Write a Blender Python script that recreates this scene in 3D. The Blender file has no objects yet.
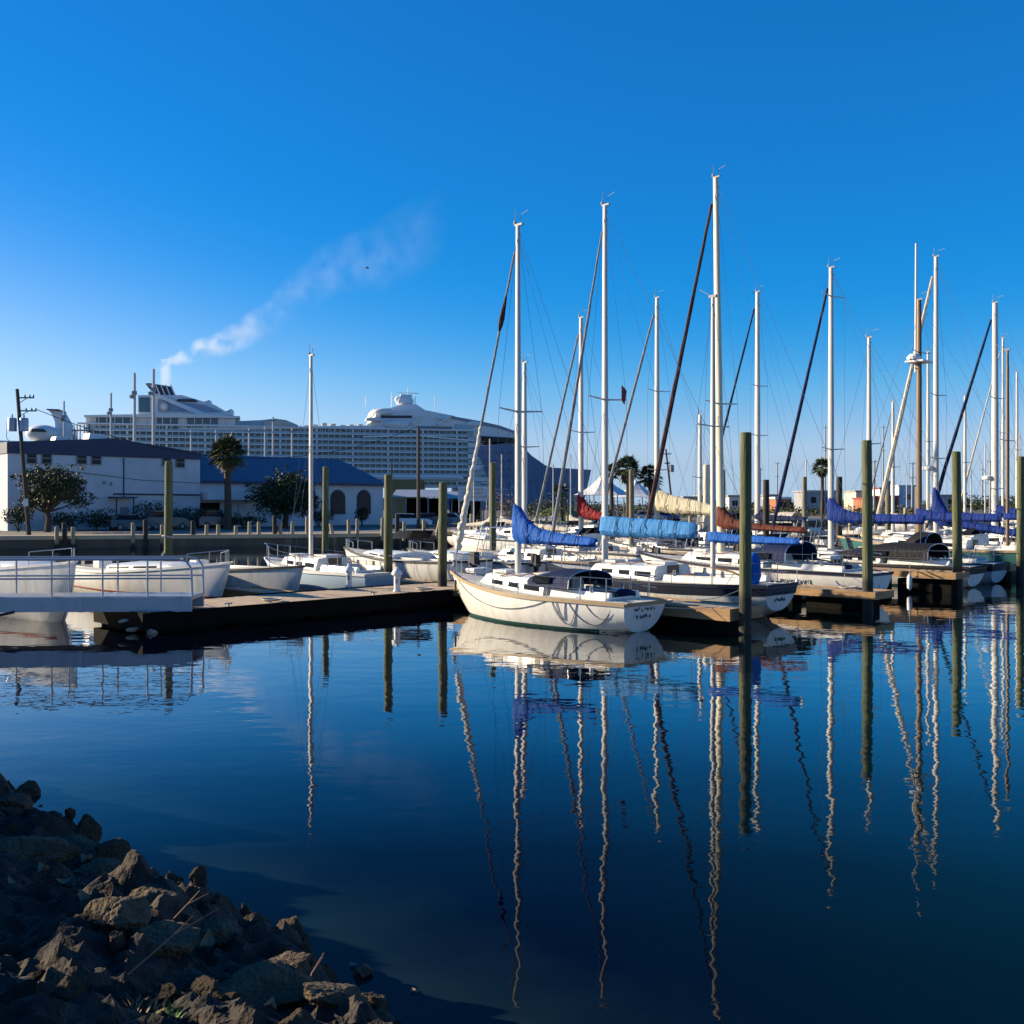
import bpy, math, random
from mathutils import Vector, Matrix, noise
R = math.radians
rnd = random.Random(7)
sc = bpy.context.scene
C = sc.collection

# ------------------------------------------------------------------ camera, sky, sun, exposure
H, F, HOR = 3.3, 1024.0, 505.0
cam_d = bpy.data.cameras.new('camera'); cam = bpy.data.objects.new('camera', cam_d); C.objects.link(cam)
cam.location = (0, 0, H); cam.rotation_euler = (R(90), 0, 0)
cam_d.sensor_width = 36; cam_d.lens = 36 * F / 1024; cam_d.shift_y = -(512 - HOR) / 1024
cam_d.clip_start = 0.1; cam_d.clip_end = 30000
sc.camera = cam
SUN_EL, SUN_PHI = 19.0, 14.0            # elevation; degrees behind the picture plane, sun at the left
sd = Vector((-math.cos(R(SUN_PHI)) * math.cos(R(SUN_EL)), math.sin(R(SUN_PHI)) * math.cos(R(SUN_EL)), math.sin(R(SUN_EL))))
SKY_HUE, SKY_SHIFT, SKY_SMIN, SKY_POW, SKY_GAIN = 0.585, 0.004, 0.46, 0.75, 1.13
w = bpy.data.worlds.new('World'); sc.world = w; w.use_nodes = True
nt = w.node_tree; nt.nodes.clear()
sky = nt.nodes.new('ShaderNodeTexSky'); sky.sky_type = 'NISHITA'; sky.sun_disc = False
sky.sun_elevation = R(SUN_EL); sky.sun_rotation = math.atan2(sd.x, sd.y)
sky.air_density = 1.0; sky.dust_density = 0.0; sky.ozone_density = 6.0; sky.altitude = 0
# clear winter sky: colour graded towards the photograph's deep polarised blue
def wmath(op, a, c, clamp=False):
    n = nt.nodes.new('ShaderNodeMath'); n.operation = op; n.use_clamp = clamp
    if op.startswith('SMOOTH'): n.inputs[2].default_value = .22
    for i_, x_ in enumerate((a, c)):
        if isinstance(x_, (int, float)): n.inputs[i_].default_value = x_
        else: nt.links.new(x_, n.inputs[i_])
    return n.outputs[0]
se = nt.nodes.new('ShaderNodeSeparateColor'); se.mode = 'HSV'; co = nt.nodes.new('ShaderNodeCombineColor'); co.mode = 'HSV'
nt.links.new(sky.outputs[0], se.inputs[0])
nt.links.new(wmath('ADD', wmath('MAXIMUM', se.outputs[0], SKY_HUE), SKY_SHIFT), co.inputs[0])
sat = wmath('ADD', wmath('SUBTRACT', wmath('MULTIPLY', se.outputs[1], 1.85), 0.45), wmath('MULTIPLY', wmath('SUBTRACT', 5.5, se.outputs[2]), 0.12))
nt.links.new(wmath('SMOOTH_MIN', wmath('SMOOTH_MAX', sat, SKY_SMIN), 0.985), co.inputs[1])
nt.links.new(wmath('MULTIPLY', wmath('POWER', se.outputs[2], SKY_POW), SKY_GAIN), co.inputs[2])
bg = nt.nodes.new('ShaderNodeBackground'); bg.inputs['Strength'].default_value = 0.1
wo = nt.nodes.new('ShaderNodeOutputWorld')
nt.links.new(co.outputs[0], bg.inputs[0]); nt.links.new(bg.outputs[0], wo.inputs[0])
sl = bpy.data.lights.new('sun', 'SUN'); sl.energy = 5.0; sl.angle = R(0.5); sl.color = (1, 0.84, 0.6)
so = bpy.data.objects.new('sun', sl); C.objects.link(so); so.rotation_euler = sd.to_track_quat('Z', 'Y').to_euler(); so.location = (-40, 10, 40)
sc.view_settings.view_transform = 'Standard'; sc.view_settings.look = 'None'
sc.view_settings.exposure = 1.15; sc.view_settings.gamma = 1.0
sc.cycles.max_bounces = 6; sc.cycles.transparent_max_bounces = 8; sc.cycles.volume_bounces = 1
sc.cycles.use_denoising = True

# ------------------------------------------------------------------ materials
def mat(name, col, rough=0.6, metal=0.0, var=0.0, vscale=3.0, dirt=None, dscale=1.2, damt=0.5, bump=0.0, bscale=20.0, stretch=(1, 1, 1), spec=0.5, coat=0.0):
    col = tuple(c * .8 for c in col); dirt = tuple(c * .8 for c in dirt) if dirt else None
    m = bpy.data.materials.new(name); m.use_nodes = True
    t = m.node_tree; b = t.nodes['Principled BSDF']
    b.inputs['Base Color'].default_value = (*col, 1); b.inputs['Roughness'].default_value = rough
    b.inputs['Metallic'].default_value = metal; b.inputs['Specular IOR Level'].default_value = spec
    b.inputs['Coat Weight'].default_value = coat
    tc = t.nodes.new('ShaderNodeTexCoord'); mp = t.nodes.new('ShaderNodeMapping'); mp.inputs['Scale'].default_value = stretch
    t.links.new(tc.outputs['Object'], mp.inputs[0])
    cur = None
    if var > 0:
        n = t.nodes.new('ShaderNodeTexNoise'); n.inputs['Scale'].default_value = vscale; n.inputs['Detail'].default_value = 5
        t.links.new(mp.outputs[0], n.inputs['Vector'])
        mx = t.nodes.new('ShaderNodeMix'); mx.data_type = 'RGBA'
        mx.inputs[6].default_value = (*[max(0, c * (1 - var)) for c in col], 1); mx.inputs[7].default_value = (*[min(1, c * (1 + var)) for c in col], 1)
        t.links.new(n.outputs['Fac'], mx.inputs[0]); cur = mx.outputs[2]
    if dirt:
        n = t.nodes.new('ShaderNodeTexNoise'); n.inputs['Scale'].default_value = dscale; n.inputs['Detail'].default_value = 7; n.inputs['Roughness'].default_value = 0.65
        t.links.new(mp.outputs[0], n.inputs['Vector'])
        rp = t.nodes.new('ShaderNodeValToRGB'); rp.color_ramp.elements[0].position = 0.45; rp.color_ramp.elements[1].position = 0.72
        rp.color_ramp.elements[1].color = (damt, damt, damt, 1)
        t.links.new(n.outputs['Fac'], rp.inputs[0])
        mx = t.nodes.new('ShaderNodeMix'); mx.data_type = 'RGBA'
        if cur: t.links.new(cur, mx.inputs[6])
        else: mx.inputs[6].default_value = (*col, 1)
        mx.inputs[7].default_value = (*dirt, 1); t.links.new(rp.outputs[0], mx.inputs[0]); cur = mx.outputs[2]
    if cur: t.links.new(cur, b.inputs['Base Color'])
    if bump > 0:
        n = t.nodes.new('ShaderNodeTexNoise'); n.inputs['Scale'].default_value = bscale; n.inputs['Detail'].default_value = 6
        t.links.new(mp.outputs[0], n.inputs['Vector'])
        bp = t.nodes.new('ShaderNodeBump'); bp.inputs['Strength'].default_value = bump; bp.inputs['Distance'].default_value = 0.05
        t.links.new(n.outputs['Fac'], bp.inputs['Height']); t.links.new(bp.outputs[0], b.inputs['Normal'])
    return m

M = {}
M['gel'] = mat('gelcoat', (0.88, 0.86, 0.8), 0.22, var=0.05, vscale=2, dirt=(0.4, 0.34, 0.24), dscale=1.6, damt=0.4, stretch=(2.2, 2.2, .4))
M['gel2'] = mat('old_gelcoat', (0.72, 0.71, 0.67), 0.35, var=0.08, vscale=2, dirt=(0.34, 0.29, 0.21), dscale=2.0, damt=0.65, stretch=(2.2, 2.2, .4))
M['deck'] = mat('deck_nonskid', (0.66, 0.63, 0.55), 0.7, var=0.12, vscale=4, dirt=(0.3, 0.26, 0.2), dscale=2.5, damt=0.6)
M['shadehull'] = mat('blue_shade_hull', (0.42, 0.55, 0.68), 0.3, var=0.06)  # blue shade painted into the hull colour
M['greenhull'] = mat('dark_green_hull', (0.05, 0.16, 0.15), 0.3, var=0.15)
M['navy'] = mat('navy_stripe', (0.012, 0.016, 0.035), 0.35)
M['redstripe'] = mat('red_stripe', (0.35, 0.08, 0.06), 0.5)
M['tan'] = mat('tan_rub_rail', (0.42, 0.3, 0.17), 0.55, var=0.2)
M['teal'] = mat('boot_stripe', (0.03, 0.1, 0.09), 0.5, var=0.3)
M['alu'] = mat('mast_alloy', (0.56, 0.54, 0.5), 0.45, metal=0.0, var=0.15, vscale=1.5, stretch=(4, 4, .5))
M['cream'] = mat('cream_mast_paint', (0.7, 0.63, 0.46), 0.45, var=0.1, vscale=1.5, stretch=(4, 4, .5))
M['woodmast'] = mat('wooden_mast', (0.16, 0.1, 0.055), 0.5, var=0.35, vscale=3, stretch=(6, 6, .4))
M['steel'] = mat('stainless', (0.6, 0.6, 0.6), 0.25, metal=0.9)
M['wire'] = mat('rigging_wire', (0.25, 0.25, 0.26), 0.4, metal=0.5)
M['glass'] = mat('dark_glass', (0.008, 0.01, 0.014), 0.15, spec=0.15)
M['black'] = mat('black_rubber', (0.012, 0.012, 0.013), 0.7)
def fabric(n, c): return mat(n, c, 0.75, var=0.25, vscale=2.5, bump=0.9, bscale=3.5, stretch=(3.0, 1, 1), spec=0.2)
M['cov_blue'] = fabric('blue_canvas', (0.008, 0.1, 0.43))
M['cov_sky'] = fabric('light_blue_canvas', (0.045, 0.22, 0.52))
M['cov_royal'] = fabric('royal_canvas', (0.004, 0.03, 0.21))
M['cov_red'] = fabric('red_canvas', (0.3, 0.014, 0.014))
M['cov_cream'] = fabric('cream_canvas', (0.6, 0.54, 0.38))
M['cov_rust'] = fabric('rust_canvas', (0.13, 0.034, 0.02))
M['cov_navy'] = fabric('navy_canvas', (0.004, 0.014, 0.06))
M['cov_black'] = fabric('black_canvas', (0.012, 0.012, 0.016))
M['cov_maroon'] = fabric('maroon_canvas', (0.045, 0.02, 0.026))
M['cov_white'] = fabric('weathered_sailcloth', (0.55, 0.5, 0.42))
M['cov_grey'] = fabric('grey_canvas', (0.2, 0.21, 0.24))
M['rope'] = mat('rope', (0.5, 0.46, 0.38), 0.9, var=0.3, vscale=20)
M['rope_dark'] = mat('dark_rope', (0.06, 0.065, 0.07), 0.9)
M['dockwood'] = mat('dock_boards', (0.55, 0.42, 0.29), 0.85, var=0.4, vscale=6, dirt=(0.16, 0.12, 0.08), dscale=2, damt=0.7, bump=0.3, stretch=(1, 6, 1))
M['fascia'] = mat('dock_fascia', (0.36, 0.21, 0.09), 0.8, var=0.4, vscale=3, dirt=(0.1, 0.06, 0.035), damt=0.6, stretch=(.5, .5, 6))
M['dockdark'] = mat('near_black_timber', (0.008, 0.007, 0.006), 0.9, var=0.5, spec=0.08)  # near-black base colour for floats, plank dock sides and shed back walls
M['trim'] = mat('teak', (0.18, 0.08, 0.035), 0.5, var=0.3)
M['white'] = mat('white_paint', (0.75, 0.75, 0.74), 0.5, var=0.05)
M['orange'] = mat('orange_paint', (0.34, 0.13, 0.06), 0.6)
M['red'] = mat('red_paint', (0.3, 0.05, 0.04), 0.6)
M['yellow'] = mat('yellow_paint', (0.6, 0.42, 0.06), 0.6)
M['grey'] = mat('grey_paint', (0.3, 0.31, 0.33), 0.6, var=0.15)
M['galv'] = mat('galvanised', (0.42, 0.44, 0.47), 0.45, metal=0.4, var=0.15)
M['concrete'] = mat('concrete', (0.34, 0.31, 0.27), 0.85, var=0.25, vscale=1.5, dirt=(0.15, 0.12, 0.09), damt=0.6)
M['asphalt'] = mat('asphalt', (0.09, 0.085, 0.08), 0.9, var=0.3, vscale=.3)
M['stucco'] = mat('white_stucco', (0.66, 0.67, 0.68), 0.85, var=0.06, vscale=.6, dirt=(0.4, 0.4, 0.4), dscale=.5, damt=0.4)
M['bluetrim'] = mat('navy_fascia_paint', (0.02, 0.034, 0.085), 0.6, var=0.15)
M['blueroof'] = mat('blue_roof_sheet', (0.06, 0.115, 0.2), 0.5, var=0.12, vscale=.6)
M['utility'] = mat('utility_pole_wood', (0.06, 0.045, 0.035), 0.85, var=0.4, stretch=(4, 4, .5))
M['trunk'] = mat('bark', (0.08, 0.055, 0.035), 0.9, var=0.4, bump=0.5)
def leafmat(n, c):
    m = mat(n, c, 0.6, var=0.55, vscale=1.2, spec=0.3)
    return m
M['leaf'] = leafmat('leaves', (0.055, 0.06, 0.018)); M['leaf_d'] = leafmat('dark_leaves', (0.03, 0.05, 0.018))
M['palm'] = leafmat('palm_leaf', (0.07, 0.085, 0.025)); M['drypalm'] = leafmat('dry_palm', (0.16, 0.1, 0.045))
M['brownleaf'] = leafmat('brown_scrub', (0.16, 0.09, 0.045)); M['grass'] = leafmat('grass_blades', (0.14, 0.14, 0.035))
M['rock'] = mat('shore_rock', (0.135, 0.1, 0.064), 0.95, var=0.5, vscale=5, dirt=(0.02, 0.016, 0.012), dscale=5, spec=.2, damt=0.9, bump=1.0, bscale=22)
M['dryleaf'] = mat('dry_leaf', (0.33, 0.17, 0.08), 0.8, var=0.3)

def piling_mat(n, col, tar):
    m = mat(n, col, 0.85, var=0.3, vscale=2.5, dirt=(col[0] * .35, col[1] * .35, col[2] * .35), dscale=3, damt=0.7, bump=0.6, bscale=6, stretch=(3, 3, .25))
    t = m.node_tree; b = t.nodes['Principled BSDF']; src = b.inputs['Base Color'].links[0].from_socket
    tc = t.nodes.new('ShaderNodeTexCoord'); sp = t.nodes.new('ShaderNodeSeparateXYZ'); t.links.new(tc.outputs['Object'], sp.inputs[0])
    mr = t.nodes.new('ShaderNodeMapRange'); mr.inputs[1].default_value = tar; mr.inputs[2].default_value = tar + 0.25
    mx = t.nodes.new('ShaderNodeMix'); mx.data_type = 'RGBA'; mx.inputs[6].default_value = (0.022, 0.019, 0.014, 1)
    t.links.new(sp.outputs[2], mr.inputs[0]); t.links.new(mr.outputs[0], mx.inputs[0]); t.links.new(src, mx.inputs[7]); t.links.new(mx.outputs[2], b.inputs['Base Color'])
    return m
M['pile'] = piling_mat('treated_piling', (0.115, 0.12, 0.048), 0.9)
M['pile2'] = piling_mat('weathered_piling', (0.23, 0.2, 0.13), 0.6)
M['stub'] = piling_mat('cream_post', (0.42, 0.35, 0.22), 0.25)
M['stubdark'] = mat('dark_post', (0.035, 0.028, 0.022), 0.85, var=0.4)

# ------------------------------------------------------------------ mesh helpers
class MB:
    def __init__(s): s.v, s.f, s.m, s.cm = [], [], [], 0
    def add(s, vs, fs):
        o = len(s.v); s.v += [tuple(p) for p in vs]
        for f in fs: s.f.append(tuple(i + o for i in f)); s.m.append(s.cm)
        return s
    def box(s, c, d, rz=0.0, taper=1.0):
        cx, cy, cz = c; x, y, z = d[0] / 2, d[1] / 2, d[2] / 2; cr, sr = math.cos(rz), math.sin(rz)
        vs = []
        for k, zz in ((1, -z), (taper, z)):
            for a, b in ((-x, -y), (x, -y), (x, y), (-x, y)):
                a, b = a * k, b * k; vs.append((cx + a * cr - b * sr, cy + a * sr + b * cr, cz + zz))
        return s.add(vs, [(3, 2, 1, 0), (4, 5, 6, 7), (0, 1, 5, 4), (1, 2, 6, 5), (2, 3, 7, 6), (3, 0, 4, 7)])
    def b2(s, x0, x1, y0, y1, z0, z1): return s.box(((x0 + x1) / 2, (y0 + y1) / 2, (z0 + z1) / 2), (abs(x1 - x0), abs(y1 - y0), abs(z1 - z0)))
    def loft(s, rings, close=True, cap=True):
        n = len(rings[0]); vs = [p for r in rings for p in r]; fs = []
        for i in range(len(rings) - 1):
            for j in range(n if close else n - 1):
                k = (j + 1) % n; fs.append((i * n + j, i * n + k, (i + 1) * n + k, (i + 1) * n + j))
        if cap: fs += [tuple(range(n - 1, -1, -1)), tuple(range((len(rings) - 1) * n, len(rings) * n))]
        return s.add(vs, fs)
    def tube(s, pts, r, n=6, cap=True):
        pts = [Vector(p) for p in pts]; m = len(pts); rs = r if isinstance(r, (list, tuple)) else [r] * m
        rings = []; ref = None
        for i, p in enumerate(pts):
            t = (pts[min(i + 1, m - 1)] - pts[max(i - 1, 0)]); t = t.normalized() if t.length > 1e-9 else Vector((0, 0, 1))
            if ref is None: ref = Vector((0, 0, 1)) if abs(t.z) < .9 else Vector((1, 0, 0))
            a = (ref - t * ref.dot(t)); a = a.normalized() if a.length > 1e-6 else t.orthogonal().normalized(); b = t.cross(a); ref = a
            rings.append([p + (a * math.cos(2 * math.pi * k / n) + b * math.sin(2 * math.pi * k / n)) * rs[i] for k in range(n)])
        return s.loft(rings, True, cap)
    def lathe(s, prof, c=(0, 0, 0), n=14):
        return s.loft([[(c[0] + r * math.cos(2 * math.pi * k / n), c[1] + r * math.sin(2 * math.pi * k / n), c[2] + z) for k in range(n)] for r, z in prof])
    def prism(s, poly, y0, y1):            # polygon in x-z, extruded along y
        n = len(poly); vs = [(x, y0, z) for x, z in poly] + [(x, y1, z) for x, z in poly]
        return s.add(vs, [tuple(range(n)), tuple(range(2 * n - 1, n - 1, -1))] + [(i, i + n, (i + 1) % n + n, (i + 1) % n) for i in range(n)])
    def sphere(s, c, r, n=10, sq=(1, 1, 1)):
        prof = []
        rings = []
        for i in range(n + 1):
            a = -math.pi / 2 + math.pi * i / n; rr = max(1e-3, math.cos(a)) * r
            rings.append([(c[0] + rr * math.cos(2 * math.pi * k / (2 * n)) * sq[0], c[1] + rr * math.sin(2 * math.pi * k / (2 * n)) * sq[1], c[2] + math.sin(a) * r * sq[2]) for k in range(2 * n)])
        return s.loft(rings)
    def xf(s, mtx):
        s.v = [tuple(mtx @ Vector(p)) for p in s.v]; return s
    def build(s, name, mats, parent=None, smooth=False, label=None):
        me = bpy.data.meshes.new(name); me.from_pydata(s.v, [], s.f); me.validate()
        ms = mats if isinstance(mats, list) else [mats]
        for m in ms: me.materials.append(M[m] if isinstance(m, str) else m)
        if len(ms) > 1 and len(me.polygons) == len(s.m): me.polygons.foreach_set('material_index', s.m)
        if smooth:
            me.polygons.foreach_set('use_smooth', [True] * len(me.polygons))
            try: me.set_sharp_from_angle(angle=R(40))
            except Exception: pass
        import bmesh
        bm = bmesh.new(); bm.from_mesh(me); bmesh.ops.recalc_face_normals(bm, faces=bm.faces); bm.to_mesh(me); bm.free()
        o = bpy.data.objects.new(name, me); C.objects.link(o)
        if parent: o.parent = parent
        if label: o['label'] = label
        return o
def tag(o, label=None, cat=None, group=None, kind=None):
    if label: o['label'] = label
    if cat: o['category'] = cat
    if group: o['group'] = group
    if kind: o['kind'] = kind
    return o
def thing(name, label, cat, loc=(0, 0, 0), rz=0.0, group=None):
    o = bpy.data.objects.new(name, None); C.objects.link(o); o.location = loc; o.rotation_euler = (0, 0, rz); o.empty_display_size = .3
    return tag(o, label, cat, group)
def at(px, Y): return (px - 512) / F * Y
def zt(y, Y): return H + (HOR - y) * Y / F
UA = R(45); U = Vector((math.cos(UA), math.sin(UA), 0)); V = Vector((-U.y, U.x, 0)); P0 = Vector((-2.64, 33, 0))
def uv(u, v, z=0): p = P0 + U * u + V * v; return Vector((p.x, p.y, z))
def u_for(px, v):
    k = (px - 512) / F; b = P0 + V * v
    return (k * b.y - b.x) / (U.x - k * U.y)
ANG_V = math.atan2(V.y, V.x)

# ------------------------------------------------------------------ setting: water, land, near bank
def make_water():
    m = bpy.data.materials.new('harbour_water'); m.use_nodes = True; t = m.node_tree; t.nodes.remove(t.nodes['Principled BSDF']); out = t.nodes['Material Output']
    body = t.nodes.new('ShaderNodeBsdfDiffuse'); film = t.nodes.new('ShaderNodeBsdfGlossy'); film.inputs['Roughness'].default_value = 0.012
    lw = t.nodes.new('ShaderNodeLayerWeight'); lw.inputs['Blend'].default_value = .5; fr = t.nodes.new('ShaderNodeValToRGB'); e = fr.color_ramp
    vals = [(0, .02), (.4, .024), (.546, .03), (.62, .045), (.681, .085), (.75, .24), (.8, .46), (.844, .66), (.913, .86), (1, 1)]
    while len(e.elements) < len(vals): e.elements.new(.5)
    for el, (f_, v_) in zip(e.elements, vals): el.position = f_; el.color = (v_, v_, v_, 1)
    ms = t.nodes.new('ShaderNodeMixShader'); t.links.new(lw.outputs['Facing'], fr.inputs[0]); t.links.new(fr.outputs[0], ms.inputs[0]); t.links.new(body.outputs[0], ms.inputs[1]); t.links.new(film.outputs[0], ms.inputs[2]); t.links.new(ms.outputs[0], out.inputs['Surface'])
    tc = t.nodes.new('ShaderNodeTexCoord')
    def nz(scale, detail, sx=1, sy=1):
        mp = t.nodes.new('ShaderNodeMapping'); mp.inputs['Scale'].default_value = (sx, sy, 1); t.links.new(tc.outputs['Object'], mp.inputs[0])
        n = t.nodes.new('ShaderNodeTexNoise'); n.inputs['Scale'].default_value = scale; n.inputs['Detail'].default_value = detail
        t.links.new(mp.outputs[0], n.inputs['Vector']); return n.outputs['Fac']
    def math_(op, a, bb):
        n = t.nodes.new('ShaderNodeMath'); n.operation = op
        for i, x in enumerate((a, bb)):
            if isinstance(x, (int, float)): n.inputs[i].default_value = x
            else: t.links.new(x, n.inputs[i])
        return n.outputs[0]
    n1 = nz(2.3, 2, .7, 1.0); n2 = nz(0.55, 1, .6, 1.0); n3 = nz(9, 2, .6, 1.0)
    # patches of light breeze
    patch = nz(0.11, 2, .5, 1.3)
    pr = t.nodes.new('ShaderNodeMapRange'); pr.inputs[1].default_value = .47; pr.inputs[2].default_value = .66; t.links.new(patch, pr.inputs[0])
    fine = math_('MULTIPLY', n3, math_('MULTIPLY', pr.outputs[0], 0.3))
    h = math_('ADD', math_('ADD', n1, math_('MULTIPLY', n2, 2.4)), fine)
    bp = t.nodes.new('ShaderNodeBump'); bp.inputs['Strength'].default_value = 1.0; bp.inputs['Distance'].default_value = 0.0042
    t.links.new(h, bp.inputs['Height']); t.links.new(bp.outputs[0], film.inputs['Normal'])
    # body colour: navy deep water, teal patches, turbid by the bank
    c1 = nz(0.13, 2)
    mr = t.nodes.new('ShaderNodeMapRange'); mr.inputs[1].default_value = .42; mr.inputs[2].default_value = .68; t.links.new(c1, mr.inputs[0])
    sp = t.nodes.new('ShaderNodeSeparateXYZ'); t.links.new(tc.outputs['Object'], sp.inputs[0])
    right = t.nodes.new('ShaderNodeMapRange'); right.inputs[1].default_value = 0.5; right.inputs[2].default_value = 7; t.links.new(sp.outputs[0], right.inputs[0])
    mx = t.nodes.new('ShaderNodeMix'); mx.data_type = 'RGBA'; mx.inputs[6].default_value = (0.0004, 0.0016, 0.009, 1); mx.inputs[7].default_value = (0.0006, 0.019, 0.019, 1)
    t.links.new(math_('MULTIPLY', right.outputs[0], math_('ADD', math_('MULTIPLY', mr.outputs[0], .6), .5)), mx.inputs[0])
    # distance from bank line through (-5.8,11.6) and (-.84,6.5)
    d = math_('ADD', math_('ADD', math_('MULTIPLY', sp.outputs[0], .717), math_('MULTIPLY', sp.outputs[1], .697)), -3.93)
    wv = math_('ADD', d, math_('MULTIPLY', nz(.9, 3), 1.4))
    dm = t.nodes.new('ShaderNodeMapRange'); dm.inputs[1].default_value = 2.4; dm.inputs[2].default_value = 0.6; t.links.new(wv, dm.inputs[0])
    mx2 = t.nodes.new('ShaderNodeMix'); mx2.data_type = 'RGBA'; mx2.inputs[7].default_value = (0.012, 0.03, 0.034, 1)
    t.links.new(mx.outputs[2], mx2.inputs[6]); t.links.new(math_('MULTIPLY', dm.outputs[0], .7), mx2.inputs[0])
    t.links.new(mx2.outputs[2], body.inputs['Color'])
    b_ = MB().add([(-400, -15, 0), (700, -15, 0), (700, 700, 0), (-400, 700, 0)], [(0, 1, 2, 3)])
    tag(b_.build('water', m), kind='structure', label='calm dark blue harbour water reflecting masts and sky')
make_water()

EDGE = [(-420, 60), (-60, 72), (-38, 77), (-16, 82.5), (-9, 86), (-2.6, 94), (5, 112), (20, 150), (60, 185), (140, 215), (700, 240)]
def make_land():
    m = mat('waterfront_ground', (0.13, 0.115, 0.1), 0.95, var=0.3, vscale=.15, dirt=(0.09, 0.1, 0.04), dscale=.05, damt=0.8)
    b = MB(); n = len(EDGE)
    vs = [(x, y, .9) for x, y in EDGE] + [(-9000, 60, .9), (-9000, 14000, .9), (9000, 14000, .9), (9000, 240, .9)]
    order = list(range(n)) + [n + 3, n + 2, n + 1, n]
    b.add(vs, [tuple(order)])
    tag(b.build('ground', m), kind='structure')
    # seawall with a concrete cap
    t = thing('seawall', 'long concrete seawall with pale cap along the far quay', 'wall', (EDGE[3][0], EDGE[3][1], 0))
    o = Vector(t.location)
    fa, cp = MB(), MB()
    for (x0, y0), (x1, y1) in zip(EDGE[:-1], EDGE[1:]):
        a, c = Vector((x0, y0, 0)) - o, Vector((x1, y1, 0)) - o; d = (c - a).normalized(); nn = Vector((d.y, -d.x, 0))
        q = a + nn * .25; r_ = c + nn * .25
        fa.add([(q.x, q.y, -.5), (r_.x, r_.y, -.5), (r_.x, r_.y, .68), (q.x, q.y, .68)], [(0, 1, 2, 3)])
        q2, r2 = a + nn * .35, c + nn * .35; a2, c2 = a - nn * 1.3, c - nn * 1.3
        cp.add([(q2.x, q2.y, .682), (r2.x, r2.y, .682), (c2.x, c2.y, .682), (a2.x, a2.y, .682), (q2.x, q2.y, .985), (r2.x, r2.y, .985), (c2.x, c2.y, .985), (a2.x, a2.y, .985)],
               [(0, 1, 2, 3), (4, 5, 6, 7), (0, 1, 5, 4), (1, 2, 6, 5), (2, 3, 7, 6), (3, 0, 4, 7)])
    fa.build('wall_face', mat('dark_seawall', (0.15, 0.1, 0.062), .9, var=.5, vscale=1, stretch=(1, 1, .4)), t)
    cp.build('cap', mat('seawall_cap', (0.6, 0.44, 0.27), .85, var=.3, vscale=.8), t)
    # road strip behind the seawall
    rd = MB(); off = [(-38, 77), (-16, 82.5), (-9, 86)]
    rd.add([(-60, 77.5, .904), (-38, 82, .904), (-16, 87.5, .904), (-9, 91, .904), (-4, 99, .904), (-14, 108, .904), (-34, 93, .904), (-60, 84, .904)], [tuple(range(8))])
    tag(rd.build('road', mat('worn_road', (0.19, 0.175, 0.16), .9, var=.3, vscale=.4)), kind='structure')
make_land()

def bank_h(x, y):
    d = -(0.717 * x + 0.697 * y - 3.78)             # inland distance
    d += .35 * noise.noise((x * .8, y * .8, 3.0)) + .12 * noise.noise((x * 2.6, y * 2.6, 9))
    if d < 0: z = d * .55
    else: z = .38 * (1 - math.exp(-d * 5)) + 1.05 * min(1, d / 3.6) ** 1.1
    rough = min(1, max(0, (d + .3) * 1.4))
    q = noise.hetero_terrain((x * 1.6, y * 1.6, 5.5), 0.9, 2.1, 5, 0.6) - .7
    k_ = min(1, max(0, (-.5 * y - .75 - x) / 1.6)) * min(1, max(0, (y - 1.6) / 1.6)) * min(1, max(0, (d - .2) / .8)); k_ = k_ * k_ * (3 - 2 * k_)
    z += k_ * (.45 + 1.0 * noise.noise((x * .9, y * .9, 21)))          # unseen rise added left of the view, shaped to shade the bank
    z += rough * (.17 * q + .09 * abs(noise.noise((x * 4.3, y * 4.3, 1))) + .075 * noise.noise((x * 11, y * 11, 2)) + .05 * abs(noise.noise((x * 19, y * 19, 2))) + .02 * noise.noise((x * 37, y * 37, 2)))
    return z
def make_bank():
    m = mat('bank_soil', (0.022, 0.017, 0.013), 0.95, var=0.5, vscale=4, dirt=(0.13, 0.09, 0.055), dscale=3.0, damt=0.5, bump=1.0, bscale=30)
    b = MB(); nx, ny = 330, 350; x0, x1, y0, y1 = -10.5, 2.2, 1.2, 15.0
    vs = [(x0 + (x1 - x0) * i / nx, y0 + (y1 - y0) * j / ny, 0) for j in range(ny + 1) for i in range(nx + 1)]
    vs = [(x, y, bank_h(x, y)) for x, y, _ in vs]
    fs = []
    for j in range(ny):
        for i in range(nx):
            a = j * (nx + 1) + i; q = (a, a + 1, a + nx + 2, a + nx + 1)
            if max(vs[k][2] for k in q) > -.5: fs.append(q)
    b.add(vs, fs)
    tag(b.build('shore_bank', m, smooth=True), kind='structure', label='dark rocky earth bank in the foreground')
make_bank()

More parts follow.
